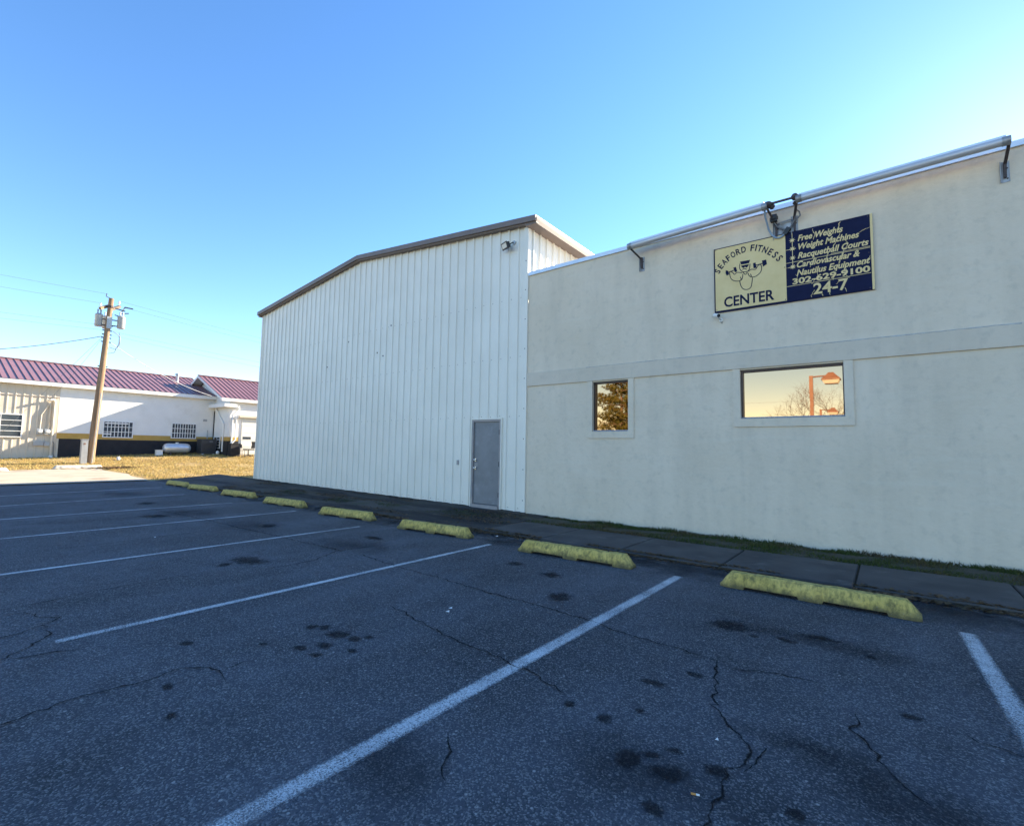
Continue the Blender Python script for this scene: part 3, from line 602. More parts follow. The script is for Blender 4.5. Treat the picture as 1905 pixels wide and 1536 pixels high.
# ================================================================== SIGN
SX, SZ = -2.475, 4.16
sg = thing('wall_sign', 'cream and navy gym sign with peeling lettering on the cream wall', 'sign', (-1.27, D, SZ))
YS = D - 0.030
MB().box(SX, SX + 2.405, D - 0.028, D - 0.002, SZ - 0.005, SZ + 1.225).build('backing', 'navy', sg)
MB().box(SX + 0.022, SX + 1.19, D - 0.032, D - 0.0282, SZ + 0.03, SZ + 1.207).build('cream_panel', 'cream', sg)
MB().box(SX + 1.193, SX + 2.372, D - 0.032, D - 0.0282, SZ + 0.012, SZ + 1.207).build('navy_panel', 'navy', sg)
MB().box(SX + 2.374, SX + 2.405, D - 0.034, D - 0.0282, SZ - 0.005, SZ + 1.228).build('edge_strip', 'cream', sg)
def text2d(body, shear=0.0, bold=0.0):
    cu = bpy.data.curves.new('t', 'FONT'); cu.body = body; cu.shear = shear; cu.offset = bold; cu.resolution_u = 3
    o = bpy.data.objects.new('t', cu); col.objects.link(o); bpy.context.view_layer.update()
    me = o.evaluated_get(bpy.context.evaluated_depsgraph_get()).to_mesh()
    v = [(p.co.x, p.co.y) for p in me.vertices]; f = [tuple(p.vertices) for p in me.polygons]
    o.to_mesh_clear() if hasattr(o, 'to_mesh_clear') else None
    bpy.data.objects.remove(o); bpy.data.curves.remove(cu)
    return v, f
def put(b, body, x, z, w, h, shear=0, bold=0, rot=0.0, center=False, slant=0.0, yy=None):
    v, f = text2d(body, shear, bold)
    x0 = min(p[0] for p in v); x1 = max(p[0] for p in v); z0 = 0.0; z1 = max(p[1] for p in v)
    sz = h / (z1 - z0); sx = (w / (x1 - x0)) if w else sz
    V = []
    for px, pz in v:
        a, c = (px - x0) * sx, (pz - z0) * sz
        if center: a -= (x1 - x0) * sx / 2
        c += slant * a
        V.append((x + a * math.cos(rot) - c * math.sin(rot), yy or D - 0.0335, z + a * math.sin(rot) + c * math.cos(rot)))
    b.add(V, f)
LINES = [('Free Weights', .145, .155, .70, .080), ('Weight Machines', .270, .16, .88, .080), ('Racquetball Courts', .400, .15, .98, .080), ('Cardiovascular &', .530, .135, .88, .080), ('Nautilus Equipment', .650, .13, .99, .080), ('302-629-9100', .765, .075, .985, .085)]
PX, PW, PH = SX + 1.193, 1.179, 1.195
for body, fz, xa, xb, ch in LINES:
    b = MB(); num = body[0] == '3'
    put(b, body, PX + xa * PW, SZ + 0.012 + PH * (1 - fz), (xb - xa) * PW, ch * PH * (1.0 if num else 1.08), 0 if num else 0.28, 0.032 if num else 0.028)
    b.build('lettering', 'cream', sg)
b = MB(); put(b, '24-7', PX + 0.33 * PW, SZ + 0.012 + PH * 0.045, 0.41 * PW, 0.155 * PH, 0, 0.02); b.build('lettering', 'cream', sg)
def star(x, z, r_):
    P = []
    for k in range(16): a = math.pi * k / 8; q = r_ if k % 2 == 0 else r_ * 0.42; P.append((x + q * math.cos(a), D - 0.0335, z + q * math.sin(a)))
    return MB().add([(x, D - 0.0335, z)] + P, [(0, 1 + k, 1 + (k + 1) % 16) for k in range(16)])
for fz in (.115, .24, .375, .505): star(PX + .085 * PW, SZ + 0.012 + PH * (1 - fz), 0.05).build('star', 'cream', sg)
b = MB()
for fz, x0, x1 in ((.245, .0, .13), (.44, 0, .995), (.425, .55, .995), (.785, 0, .995), (.51, .0, .1)): b.box(PX + x0 * PW, PX + x1 * PW, D - 0.0338, D - 0.0322, SZ + 0.012 + PH * (1 - fz) - 0.004, SZ + 0.012 + PH * (1 - fz) + 0.004)
b.box(PX + .081 * PW, PX + .089 * PW, D - 0.0341, D - 0.0322, SZ + 0.012 + PH * .50, SZ + 0.012 + PH * .995)
b.build('rule_lines', 'cream', sg)
def wander(pts, w0, w1, seed):
    r_ = random.Random(seed); P = []
    for i in range(len(pts) - 1):
        for k in range(6):
            t = k / 6; P.append((pts[i][0] + (pts[i + 1][0] - pts[i][0]) * t + r_.gauss(0, .006), pts[i][1] + (pts[i + 1][1] - pts[i][1]) * t + r_.gauss(0, .006)))
    P.append(pts[-1]); V = []
    for i, (u, f_) in enumerate(P):
        a, c = P[max(0, i - 1)], P[min(len(P) - 1, i + 1)]; dx, dz = (c[0] - a[0]) * PW, -(c[1] - a[1]) * PH; l = math.hypot(dx, dz) or 1
        w = r_.uniform(w0, w1); nx, nz = -dz / l * w, dx / l * w; x, z = PX + u * PW, SZ + .012 + PH * (1 - f_)
        V += [(x - nx, D - .0344, z - nz), (x + nx, D - .0344, z + nz)]
    return MB().add(V, [(2 * i, 2 * i + 2, 2 * i + 3, 2 * i + 1) for i in range(len(P) - 1)])
b = MB()
for i, (pts_, w0, w1) in enumerate([([(.34, .02), (.37, .10), (.345, .17)], .002, .008), ([(.67, .0), (.65, .07), (.66, .17), (.60, .30), (.52, .40), (.50, .47)], .003, .010), ([(.985, .17), (.88, .21)], .002, .005), ([(.73, .26), (.74, .36), (.68, .46), (.65, .58)], .003, .009),
        ([(.33, .38), (.36, .43), (.30, .56)], .002, .006), ([(.62, .5), (.66, .56), (.58, .68), (.57, .80)], .002, .008), ([(.99, .56), (.97, .62), (.90, .66)], .002, .006), ([(.12, .62), (.14, .68), (.09, .74)], .002, .006), ([(.37, .63), (.40, .70), (.31, .80)], .002, .006),
        ([(.72, .66), (.70, .74), (.76, .80)], .002, .006), ([(.35, .90), (.31, .95), (.30, .99)], .003, .007), ([(.43, .93), (.44, 1.0)], .002, .006), ([(.52, .92), (.53, 1.0)], .003, .007), ([(.70, .93), (.72, .99)], .003, .007), ([(.73, .80), (.68, .94)], .003, .008),
        ([(.62, .80), (.64, .83), (.60, .86)], .002, .004)]):
    wander(pts_, w0 * .8, w1 * .7, i).build('peeled_crack', 'cream', sg)
arc = [(0.062, .79), (.118, .875), (.184, .945), (.255, 1.0), (.338, 1.048), (.428, 1.08), (.52, 1.098), None, (.668, 1.095), (.728, 1.080), (.79, 1.055), (.872, 1.008), (.955, .948), (1.03, .878), (1.095, .80)]
b = MB()
for ch, p in zip('SEAFORD FITNESS', arc):
    if p is None: b.build('lettering', 'navy', sg); b = MB(); continue
    cx, cz = 0.575, 0.42; ang = math.atan2(p[1] - cz, (p[0] - cx)) - math.pi / 2
    put(b, ch, SX + p[0] - 0.0 * math.sin(ang) + math.sin(ang) * 0.055, SZ + p[1] - math.cos(ang) * 0.055, 0.022 if ch == 'I' else (0.062 if ch in 'EFS' else 0.078), 0.112, 0, 0.026, ang, True)
b.build('lettering', 'navy', sg)
b = MB(); put(b, 'CENTER', SX + 0.17, SZ + 0.085, 0.83, 0.185, 0, 0.024); b.build('lettering', 'navy', sg)
FIG = {'head': [(.454, .847), (.447, .772), (.467, .719), (.509, .682), (.576, .677), (.609, .713), (.623, .808)], 'larm': [(.492, .666), (.409, .694), (.359, .667), (.334, .701), (.292, .739), (.275, .714), (.292, .614), (.342, .555), (.426, .528), (.484, .554), (.501, .645)],
       'rarm': [(.593, .673), (.643, .7), (.709, .685), (.751, .742), (.793, .755), (.809, .692), (.793, .621), (.734, .567), (.668, .553), (.609, .584), (.584, .646)], 'torso': [(.442, .534), (.467, .423), (.509, .362), (.576, .344), (.626, .372), (.646, .444), (.659, .545)],
       'v': [(.506, .673), (.542, .627), (.576, .663)], 'mouth': [(.492, .727), (.526, .739), (.567, .716)], 'bar1': [(.259, .728), (.367, .751)], 'bar2': [(.709, .759), (.843, .769)], 'm1': [(.455, .60), (.47, .56), (.455, .53)], 'm2': [(.625, .62), (.64, .58), (.625, .56)]}
def catmull(p, m=5):
    if len(p) < 3: return p
    q = [p[0]] + p + [p[-1]]; o_ = []
    for i in range(1, len(q) - 2):
        for k in range(m):
            t = k / m; a, b_, c, d = q[i - 1], q[i], q[i + 1], q[i + 2]
            o_.append(tuple(0.5 * (2 * b_[j] + (c[j] - a[j]) * t + (2 * a[j] - 5 * b_[j] + 4 * c[j] - d[j]) * t * t + (3 * b_[j] - a[j] - 3 * c[j] + d[j]) * t ** 3) for j in (0, 1)))
    return o_ + [p[-1]]
b = MB()
for kname, p in FIG.items():
    P = catmull(p); V = []; w = 0.0065 if not kname.startswith('bar') else 0.008
    for i, q in enumerate(P):
        a, c = P[max(0, i - 1)], P[min(len(P) - 1, i + 1)]; dx, dz = c[0] - a[0], c[1] - a[1]; l = math.hypot(dx, dz) or 1
        V += [(SX + q[0] + dz / l * w, D - .0336, SZ + q[1] - dx / l * w), (SX + q[0] - dz / l * w, D - .0336, SZ + q[1] + dx / l * w)]
    b.add(V, [(2 * i, 2 * i + 1, 2 * i + 3, 2 * i + 2) for i in range(len(P) - 1)])
b.build('figure_outline', 'navy', sg)
for nm, p in (('hat', [(.454, .885), (.626, .88), (.606, .822), (.476, .826)]), ('mask', [(.470, .806), (.605, .805), (.590, .768), (.558, .748), (.538, .772), (.518, .750), (.487, .770)]), ('dumbbell', [(.209, .778), (.25, .759), (.267, .687), (.225, .671), (.204, .721)]), ('dumbbell', [(.339, .796), (.384, .805), (.406, .714), (.367, .703)]),
              ('dumbbell', [(.671, .807), (.713, .811), (.729, .709), (.679, .711)]), ('dumbbell', [(.818, .821), (.885, .825), (.896, .738), (.83, .706)])):
    MB().add([(SX + x, D - .0338, SZ + z) for x, z in p], [tuple(range(len(p)))]).build(nm, 'navy', sg)
b = MB()
for x, z in ((.035, 1.19), (1.17, 1.19), (.04, .05), (1.17, .05), (2.345, 1.19), (2.345, .6), (1.21, .6), (2.345, .03), (1.17, .62)): b.sphere((SX + x, D - .033, SZ + z), 0.009, 6, (1, .5, 1))
b.build('screws', 'rust', sg)['kind'] = 'stuff'

# security camera below the sign
sc_ = thing('security_camera', 'small white bullet security camera on cream wall below the sign corner', 'camera', (-2.40, D, 4.03))
MB().tube([(-2.37, D + 0.002, 4.02), (-2.37, D - 0.02, 4.02)], 0.035, 12).build('mount', 'white', sc_)
MB().tube([(-2.37, D - 0.02, 4.02), (-2.38, D - 0.07, 4.03), (-2.40, D - 0.09, 4.06)], 0.012, 8).build('arm', 'tank_grey', sc_)
smooth_angle(MB().tube([(-2.47, D - 0.05, 4.115), (-2.37, D - 0.17, 4.065)], 0.036, 14).build('body', 'white', sc_))
MB().tube([(-2.3695, D - 0.1705, 4.0648), (-2.363, D - 0.178, 4.0615)], 0.030, 14).build('lens', 'black', sc_)
MB().tube([(-2.36, D - 0.005, 4.01), (-2.34, D - 0.03, 3.97), (-2.35, D - 0.01, 3.95), (-2.38, D - 0.01, 3.99)], 0.004, 5).build('cable', 'wire', sc_)

# ================================================================== LONG SIGN LIGHTS ON THE PARAPET
def sign_light(x0, x1, z0, z1, y, label, plates):
    t = thing('sign_light', label, 'sign light', ((x0 + x1) / 2, D, z0 - 0.5), 'long tubular sign lights')
    a, c = Vector((x0, y, z0)), Vector((x1, y, z1)); d = (c - a).normalized()
    smooth_angle(MB().tube([a, c], 0.054, 18).build('tube', 'tube', t))
    MB().bar(a + Vector((0, 0.02, 0.06)) + d * 0.01, c + Vector((0, 0.02, 0.06)) - d * 0.01, 0.10, 0.03).build('hood', 'cap', t)
    for p, s_ in ((a, 1), (c, -1)): smooth_angle(MB().tube([p - d * s_ * 0.035, p + d * s_ * 0.05], 0.062, 18).build('end_cap', 'plate', t))
    for px, pz0, pz1, ex in plates:
        pl = MB(); pl.box(px - 0.05, px + 0.05, D - 0.008, D - 0.001, pz0, pz1); pl.box(px - 0.05, px - 0.044, D - 0.05, D - 0.008, pz0, pz1); pl.build('wall_plate', 'plate', t)
        e = a + (c - a) * max(-.01, min(1.01, (ex - x0) / (x1 - x0)))
        k = MB(); k.bar((px, D - 0.02, pz0 + 0.06), (px, D - 0.05, pz1 - 0.02), 0.03, 0.05, (0, 1, 0)); k.bar((px, D - 0.04, pz1 - 0.06), (e.x, e.y, e.z - 0.01), 0.035, 0.035, (0, 1, 0)); k.build('bracket_arm', 'rust', t)
        k = MB()
        for zz in (pz0 + 0.05, pz0 + 0.2): k.sphere((px + 0.025, D - 0.010, zz), 0.011, 6)
        k.build('bolt', 'rust', t)
    return t
YT = 9.02
lt1 = sign_light(-4.04, -1.54, 5.735, 5.815, YT, 'long grey tubular sign light on the parapet left above the sign', [(-3.90, 5.28, 5.58, -4.05), (-1.42, 5.30, 5.62, -1.52)])
lt2 = sign_light(-1.04, 1.42, 5.80, 5.84, YT, 'long grey tubular sign light on the parapet right above the sign', [(-1.14, 5.33, 5.66, -1.06), (1.43, 5.40, 5.70, 1.45)])
MB().bar((-1.52, YT, 5.84), (-1.06, YT, 5.845), 0.03, 0.03).build('link_rod', 'rust', lt1)
MB().bar((-1.40, D - 0.06, 5.58), (-1.14, D - 0.06, 5.60), 0.018, 0.018).build('brace', 'frame', lt1)
MB().box(-1.37, -1.19, D - 0.010, D - 0.001, 5.36, 5.57).build('back_plate', 'plate', lt1)
k = MB(); k.box(-1.49, -1.39, D - 0.16, D - 0.08, 5.60, 5.72); k.sphere((-1.44, D - 0.12, 5.66), 0.07, 8); k.build('ballast_clump', 'black', lt1)
k = MB(); k.sphere((-1.50, YT + 0.02, 5.84), 0.075, 9, (1.2, 1, .8)); k.sphere((-1.44, YT + 0.05, 5.81), 0.05, 8); k.build('socket', 'rust', lt1)
k = MB(); k.sphere((-1.09, YT + 0.02, 5.86), 0.06, 9, (1, 1, 1)); k.sphere((-1.10, YT + 0.10, 5.79), 0.035, 8); k.build('socket', 'rust', lt2)
MB().tube([(-1.44, D - 0.1, 5.60), (-1.40, D - 0.07, 5.52), (-1.33, D - 0.05, 5.47), (-1.27, D - 0.05, 5.44)], 0.013, 7).build('black_cable', 'wire', lt1)
MB().tube([(-1.10, D - 0.15, 5.72), (-1.12, D - 0.08, 5.58), (-1.18, D - 0.05, 5.49), (-1.24, D - 0.05, 5.43)], 0.013, 7).build('black_cable', 'wire', lt2)
MB().bar((-1.29, D - 0.05, 5.36), (-1.22, D - 0.05, 5.46), 0.06, 0.07).build('junction_box', 'black', lt1)
smooth_angle(MB().tube([(-1.555 - 0.0, YT + 0.02, 5.80)] + [tuple(p) for p in [(-1.55, YT + .1, 5.66), (-1.53, D - .08, 5.50), (-1.49, D - .06, 5.40), (-1.43, D - .05, 5.335), (-1.37, D - .05, 5.32), (-1.32, D - .05, 5.34), (-1.27, D - .05, 5.39)]], 0.016, 8).build('loop_cable', 'cable', lt1))
MB().tube([(-1.09, D - .16, 5.70), (-1.05, D - .13, 5.66), (-1.04, D - .12, 5.60), (-1.08, D - .11, 5.57)], 0.012, 7).build('loop_cable', 'wire', lt2)

# ================================================================== WHEEL STOPS
def wheel_stop(L, seed, name='wheel_stop', mat='stop', H=0.17, W=0.21):
    secs = []
    cuts = [0.0, 0.02, 0.05, 0.09, 0.24, 0.25, 0.251]
    u = [0.0, 0.015, 0.035, 0.06, 0.10, 0.14, 0.145] + [0.145 + 0.295 * i / 8 for i in range(1, 8)] + [0.435, 0.44, 0.47, 0.5, 0.53, 0.56, 0.565] + [0.565 + 0.29 * i / 8 for i in range(1, 8)] + [0.855, 0.86, 0.90, 0.94, 0.965, 0.985, 1.0]
    V = []; n = 10
    for t in u:
        x = (t - 0.5) * L; e = min(t, 1 - t) * L
        top = min(1.0, 0.22 + e / 0.10 * 0.78) if e < 0.10 else 1.0
        lift = 0.032 if (0.143 < t < 0.437 or 0.563 < t < 0.857) else 0.0
        hw = W / 2 * (0.80 + 0.2 * min(1, e / 0.06)); tw = W * 0.27; h = H * top
        if h < lift + 0.05: lift = 0
        sec = [(-hw, lift), (-hw, lift + 0.035), (-hw + (hw - tw) * 0.55, h * 0.62 + .01), (-tw * 1.12, h - 0.016), (-tw * 0.8, h), (tw * 0.8, h), (tw * 1.12, h - 0.016), (hw - (hw - tw) * 0.55, h * 0.62 + .01), (hw, lift + 0.035), (hw, lift)]
        for k, (y, z) in enumerate(sec):
            q = Vector((x * 9, y * 14, z * 14 + seed * 7.7)); nn = mnoise.noise(q) * 0.006 + mnoise.noise(q * 3.1) * 0.003
            V.append((x, y + nn, max(0, z + (nn * 0.8 if 1 <= k <= 8 else 0))))
    m = len(u)
    F = [(i * n + k, (i + 1) * n + k, (i + 1) * n + (k + 1) % n, i * n + (k + 1) % n) for i in range(m - 1) for k in range(n)]
    F += [tuple(range(n)), tuple((m - 1) * n + k for k in range(n - 1, -1, -1))]
    return smooth_angle(MB().add(V, F).build(name, mat, origin=(0, 0, 0)), 38)
spots = [((-1.60, 6.09), (0.21, 6.05), 'nearest yellow concrete wheel stop, longest in view, at right'), ((-4.54, 6.03), (-2.72, 6.10), 'second nearest yellow wheel stop, left of the longest one'),
         ((-7.52, 6.11), (-5.76, 6.22), 'third nearest yellow wheel stop, in front of the grey door'), ((-10.35, 6.13), (-8.60, 6.29), 'fourth yellow wheel stop counting from the nearest'), ((-13.36, 6.28), (-11.57, 6.41), 'fifth yellow wheel stop counting from the nearest'),
         ((-16.35, 6.39), (-14.6, 6.56), 'sixth yellow wheel stop counting from the nearest'), ((-19.2, 6.43), (-17.5, 6.64), 'seventh yellow wheel stop, second from the far end'), ((-21.7, 6.55), (-19.95, 6.63), 'farthest yellow wheel stop, smallest, by the sunlit edge')]
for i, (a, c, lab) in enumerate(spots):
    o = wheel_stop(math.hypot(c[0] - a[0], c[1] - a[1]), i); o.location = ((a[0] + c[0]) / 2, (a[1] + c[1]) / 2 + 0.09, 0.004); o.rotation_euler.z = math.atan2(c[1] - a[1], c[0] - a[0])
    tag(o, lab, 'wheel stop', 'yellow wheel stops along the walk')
    ORG[o.name] = Vector((0, 0, 0)); Lh = math.hypot(c[0] - a[0], c[1] - a[1]) * .30
    for sx in (-Lh, Lh): MB().tube([(sx, .005, .12), (sx, .005, .173 + .006 * (i % 3))], .013, 8).build('anchor_pin', 'rust', o)
for (x, y, L, lab) in ((-29.5, 5.45, 1.75, 'white concrete wheel stop on the sunlit bank below the utility pole'), (-29.4, 2.35, 1.7, 'white concrete wheel stop at the left edge of the sunlit bank')):
    o = wheel_stop(L, 31 + x, mat='old_concrete'); o.location = (x, y, zt(x, y) + 0.01); o.rotation_euler.z = R(88); tag(o, lab, 'wheel stop', 'white wheel stops on the bank')

# litter on the lot
cb = thing('cigarette_butt', 'orange and white cigarette butt on the asphalt in the foreground', 'cigarette', (-0.74, 2.35, 0.004))
MB().tube([(-0.757, 2.345, 0.009), (-0.737, 2.352, 0.009)], 0.0045, 8).build('filter', 'filter', cb); MB().tube([(-0.736, 2.3523, 0.009), (-0.722, 2.357, 0.009)], 0.0043, 8).build('paper_stub', 'paper', cb)
for x, y, s_, lab in ((-3.40, 3.45, .022, 'upper of two white paper scraps on the asphalt between the lines'), (-3.35, 3.36, .024, 'lower of two white paper scraps on the asphalt between the lines'), (-0.78, 2.85, .010, 'tiny white scrap beside the jagged crack in the foreground'), (-5.55, 6.75, .03, 'pale scrap lying behind the wheel stop facing the grey door'), (-9.6, 2.8, .02, 'white scrap on the far asphalt between painted lines')):
    tag(MB().add([(x - s_, y, .006), (x, y - s_ * .7, .012), (x + s_, y + .004, .008), (x + .3 * s_, y + s_ * .8, .02), (x - .5 * s_, y + .6 * s_, .010)], [(0, 1, 3, 4), (1, 2, 3)]).build('paper_scrap', 'paper'), lab, 'litter', 'paper scraps on the lot')

# ================================================================== LOW WHITE BUILDING (across the bank)
WX = -36.0
lb = thing('low_building', 'long low white building with rose metal roof and black base band', 'building', (WX - 5, 4, 0.6))
YA, YE, YSPL = -9.0, 13.6, 5.63
EZ = 4.62
b = MB(); b.box(WX - 9.9, WX, YSPL, YE - 0.02, 2.045, EZ); b.build('wall', 'white_wall', lb)
MB().box(WX - 9.85, WX + 0.004, YSPL + 0.001, YE - 0.021, 1.735, 2.044).build('ochre_band', 'ochre', lb)
MB().box(WX - 9.86, WX + 0.008, YSPL + 0.09, YE - 0.022, 0.3, 1.734).build('black_base', 'black_wall', lb)
MB().box(WX - 9.86, WX + 0.006, YSPL - 0.0, YSPL + 0.089, 0.3, 1.734).build('pilaster', 'tan_siding', lb)
MB().box(WX - 9.9, WX - 0.03, YA, YSPL - 0.002, 0.2, EZ).build('wall', 'tan_siding', lb)
pp = [(0, 0), (0.17, 0), (0.185, 0.022), (0.225, 0.022), (0.24, 0), (0.30, 0)]
i = 0; y = YSPL - 0.004
while y > -3.5:
    for z0, z1, off in ((0.3, 3.97, 0.0), (3.985, EZ, 0.02)):
        b = MB()
        for k in range(5):
            (ya, xa), (yb, xb) = pp[k], pp[k + 1]
            b.add([(WX - 0.005 + xa + off, y - ya, z0), (WX - 0.005 + xb + off, y - yb, z0), (WX - 0.005 + xb + off, y - yb, z1), (WX - 0.005 + xa + off, y - ya, z1)], [(0, 3, 2, 1)])
        b.build('siding_panel', 'tan_siding', lb)
    y -= 0.30
MB().box(WX - 0.01, WX + 0.035, -3.5, YSPL - 0.003, 3.955, 3.983).build('siding_joint', 'frame', lb)
b = MB(); b.box(WX + 0.0, WX + 0.26, YA, YE - 0.83, EZ - 0.02, EZ + 0.02); b.build('soffit', 'white_wall', lb)
MB().box(WX + 0.26, WX + 0.30, YA, YE - 0.05, EZ - 0.06, EZ + 0.16).build('fascia', 'white_wall', lb)
RS = 0.315
def rz(x): return EZ + 0.17 + RS * (WX + 0.3 - x)
RXR = WX - 4.9
for i in range(int((YE - (-4.0)) / 0.30)):
    ya = YE - 0.05 - i * 0.30; b = MB(); x0, x1 = WX + 0.32, RXR
    b.add([(x0, ya, rz(x0)), (x1, ya, rz(x1)), (x1, ya - 0.30, rz(x1)), (x0, ya - 0.30, rz(x0))], [(0, 1, 2, 3)])
    b.bar((x0, ya - 0.02, rz(x0) + 0.022), (x1, ya - 0.02, rz(x1) + 0.022), 0.022, 0.032)
    b.build('roof_panel', 'rose_roof', lb)
b = MB(); x2 = WX - 10.1; z2 = rz(RXR) - RS * (RXR - x2)
b.add([(RXR, YA, rz(RXR) - .002), (RXR, YE, rz(RXR) - .002), (x2, YE, z2), (x2, YA, z2)], [(0, 1, 2, 3)]); b.prism([(WX, EZ - .01), (WX - 9.8, EZ - .01), (RXR, rz(RXR) - .1)], 'y', YE - 0.15, YE - 0.06); b.build('roof', 'rose_roof', lb)
MB().bar((RXR, YA, rz(RXR) + 0.02), (RXR, YE, rz(RXR) + 0.02), 0.22, 0.05).build('ridge_cap', 'rose_roof', lb)
vp = MB(); vp.tube([(-39.2, 12.1, 5.6), (-39.2, 12.1, 6.35)], 0.09, 12); vp.tube([(-39.2, 12.1, 6.35), (-39.2, 12.1, 6.46)], [0.15, 0.13], 12); smooth_angle(vp.build('vent_pipe', 'tank_grey', lb))
def grid_window(parent, Y0, Y1, z0, z1, nc, nr, x, name='window'):
    f_ = MB(); t = 0.05
    f_.box(x - 0.02, x + 0.035, Y0 - t, Y0, z0 - t, z1 + t); f_.box(x - 0.02, x + 0.035, Y1, Y1 + t, z0 - t, z1 + t); f_.box(x - 0.02, x + 0.034, Y0, Y1, z1, z1 + t); f_.box(x - 0.02, x + 0.05, Y0, Y1, z0 - t, z0)
    w = f_.build(name, 'white', parent)
    m = MB()
    for i in range(1, nc): yy = Y0 + (Y1 - Y0) * i / nc; m.box(x - 0.01, x + 0.028, yy - 0.016, yy + 0.016, z0, z1)
    for j in range(1, nr): zz = z0 + (z1 - z0) * j / nr; m.box(x - 0.01, x + 0.031, Y0, Y1, zz - 0.016, zz + 0.016)
    m.build('mullions', 'white', w)
    for i in range(nc):
        for j in range(nr):
            a, c = Y0 + (Y1 - Y0) * i / nc, Y0 + (Y1 - Y0) * (i + 1) / nc; e, g_ = z0 + (z1 - z0) * j / nr, z0 + (z1 - z0) * (j + 1) / nr
            q = rnd.uniform(-0.004, 0.004)
            MB().add([(x + 0.012 + q, a, e), (x + 0.012, c, e), (x + 0.012 - q, c, g_), (x + 0.012, a, g_)], [(0, 1, 2, 3)]).build('pane', 'dark_glass', w)
    return w
grid_window(lb, 7.62, 8.96, 1.90, 2.78, 8, 3, WX + 0.01)
grid_window(lb, 11.02, 12.34, 1.95, 2.83, 9, 3, WX + 0.01)
grid_window(lb, 1.9, 4.22, 1.80, 2.92, 3, 4, WX + 0.03)
MB().box(WX + 0.045, WX + 0.055, 7.66, 8.75, 2.66, 2.73).build('curtain_rail', 'white', lb); MB().box(WX + 0.045, WX + 0.055, 7.62, 7.98, 2.03, 2.10).build('curtain_rail', 'white', lb)
MB().box(WX, WX + 0.04, 12.76, 12.98, 3.08, 3.22).build('wall_vent', 'tank_grey', lb)
MB().tube([(WX + 0.05, 13.42, 0.9), (WX + 0.05, 13.42, 3.75), (WX + 0.05, 13.5, 3.9)], 0.05, 8).build('downpipe', 'black_wall', lb)
MB().tube([(WX + 0.03, 13.05, 1.25), (WX + 0.03, 13.05, 2.5)], 0.025, 8).build('conduit', 'tank_grey', lb)

# meters, boxes and service mast on the tan siding
for yy, lab in ((4.93, 'left of two round electric meters on the tan siding'), (5.24, 'right of two round electric meters on the tan siding')):
    t = thing('electric_meter', lab, 'electric meter', (WX, yy, 1.95), 'electric meters on the tan siding')
    MB().box(WX + 0.0, WX + 0.11, yy - 0.12, yy + 0.12, 1.93, 2.24).build('box', 'tank_grey', t)
    smooth_angle(MB().tube([(WX + 0.11, yy, 2.10), (WX + 0.19, yy, 2.10), (WX + 0.22, yy, 2.10)], [0.09, 0.088, 0.06], 14).build('dial_dome', 'white', t))
    MB().tube([(WX + 0.05, yy, 2.24), (WX + 0.05, yy + 0.02, 3.0 if yy < 5 else 2.6), (WX + 0.06, 5.26, 3.66)], 0.028, 8).build('riser', 'tan_siding', t)
t = thing('breaker_box', 'grey breaker box on the tan siding under the meters', 'breaker box', (WX, 4.95, 1.3)); MB().box(WX, WX + 0.12, 4.72, 5.12, 1.34, 1.58).build('cabinet', 'tank_grey', t); MB().box(WX, WX + 0.14, 5.14, 5.36, 1.32, 1.54).build('switch_box', 'tank_grey', t)
t = thing('service_mast', 'tan conduit mast with weather head at the siding edge', 'conduit', (WX, 5.4, 0.6))
smooth_angle(MB().tube([(WX + 0.09, 5.42, 0.6), (WX + 0.09, 5.42, 3.70), (WX + 0.10, 5.40, 3.80), (WX + 0.15, 5.33, 3.84), (WX + 0.2, 5.22, 3.80)], 0.055, 10).build('pipe', 'tan_siding', t))
MB().tube([(WX + 0.2, 5.24, 3.80), (WX + 0.22, 5.12, 3.76)], [0.08, 0.05], 10).build('weather_head', 'tan_siding', t)
MB().box(WX, WX + 0.2, 5.35, 5.5, 0.62, 0.80).build('pipe_base', 'white', t)
MB().tube([(WX + 0.06, 5.46, 1.6), (WX + 0.05, 5.54, 1.45), (WX + 0.05, 5.54, 0.9), (WX + 0.05, 5.60, 0.7)], 0.016, 6).build('ground_wire', 'wire', t)

# ================================================================== GABLED WING WITH GARAGE DOOR
gw = thing('garage_wing', 'white gabled garage with rose roof and roll-up door beside the low building', 'building', (-37.4, 18, 0.85))
GX, GY, GEZ = -33.7, 13.42, 4.42
PXK, PZK = -37.5, 6.28
YG2 = 26
b = MB(); b.box(-41.2, GX, GY, YG2, 2.06, GEZ); b.prism([(GX, GEZ - .001), (PXK, PZK - 0.10), (-41.2, GEZ - .001)], 'y', GY, YG2); b.build('wall', 'white_wall', gw)
MB().box(-41.1, GX + .004, GY - .004, 14.08, 1.80, 2.059).build('ochre_band', 'ochre', gw)
MB().box(-41.1, GX + .008, GY - .008, 14.075, 0.4, 1.799).build('black_base', 'black_wall', gw)
MB().box(-41.1, GX + .0, 14.09, YG2, 0.4, 2.058).build('wall', 'white_wall', gw)
gs = (PZK - GEZ - .12) / (GX + .25 - PXK)
def gz(x): return PZK + 0.02 - gs * (x - PXK)
n_ = int((YG2 - 12.8) / 0.30)
for i in range(n_):
    ya = 12.80 + i * 0.30; b = MB(); x0, x1 = GX + 0.28, PXK
    b.add([(x0, ya, gz(x0)), (x0, ya + .30, gz(x0)), (x1, ya + .30, gz(x1)), (x1, ya, gz(x1))], [(0, 1, 2, 3)])
    b.bar((x0, ya + .02, gz(x0) + .022), (x1, ya + .02, gz(x1) + .022), .022, .032); b.build('roof_panel', 'rose_roof', gw)
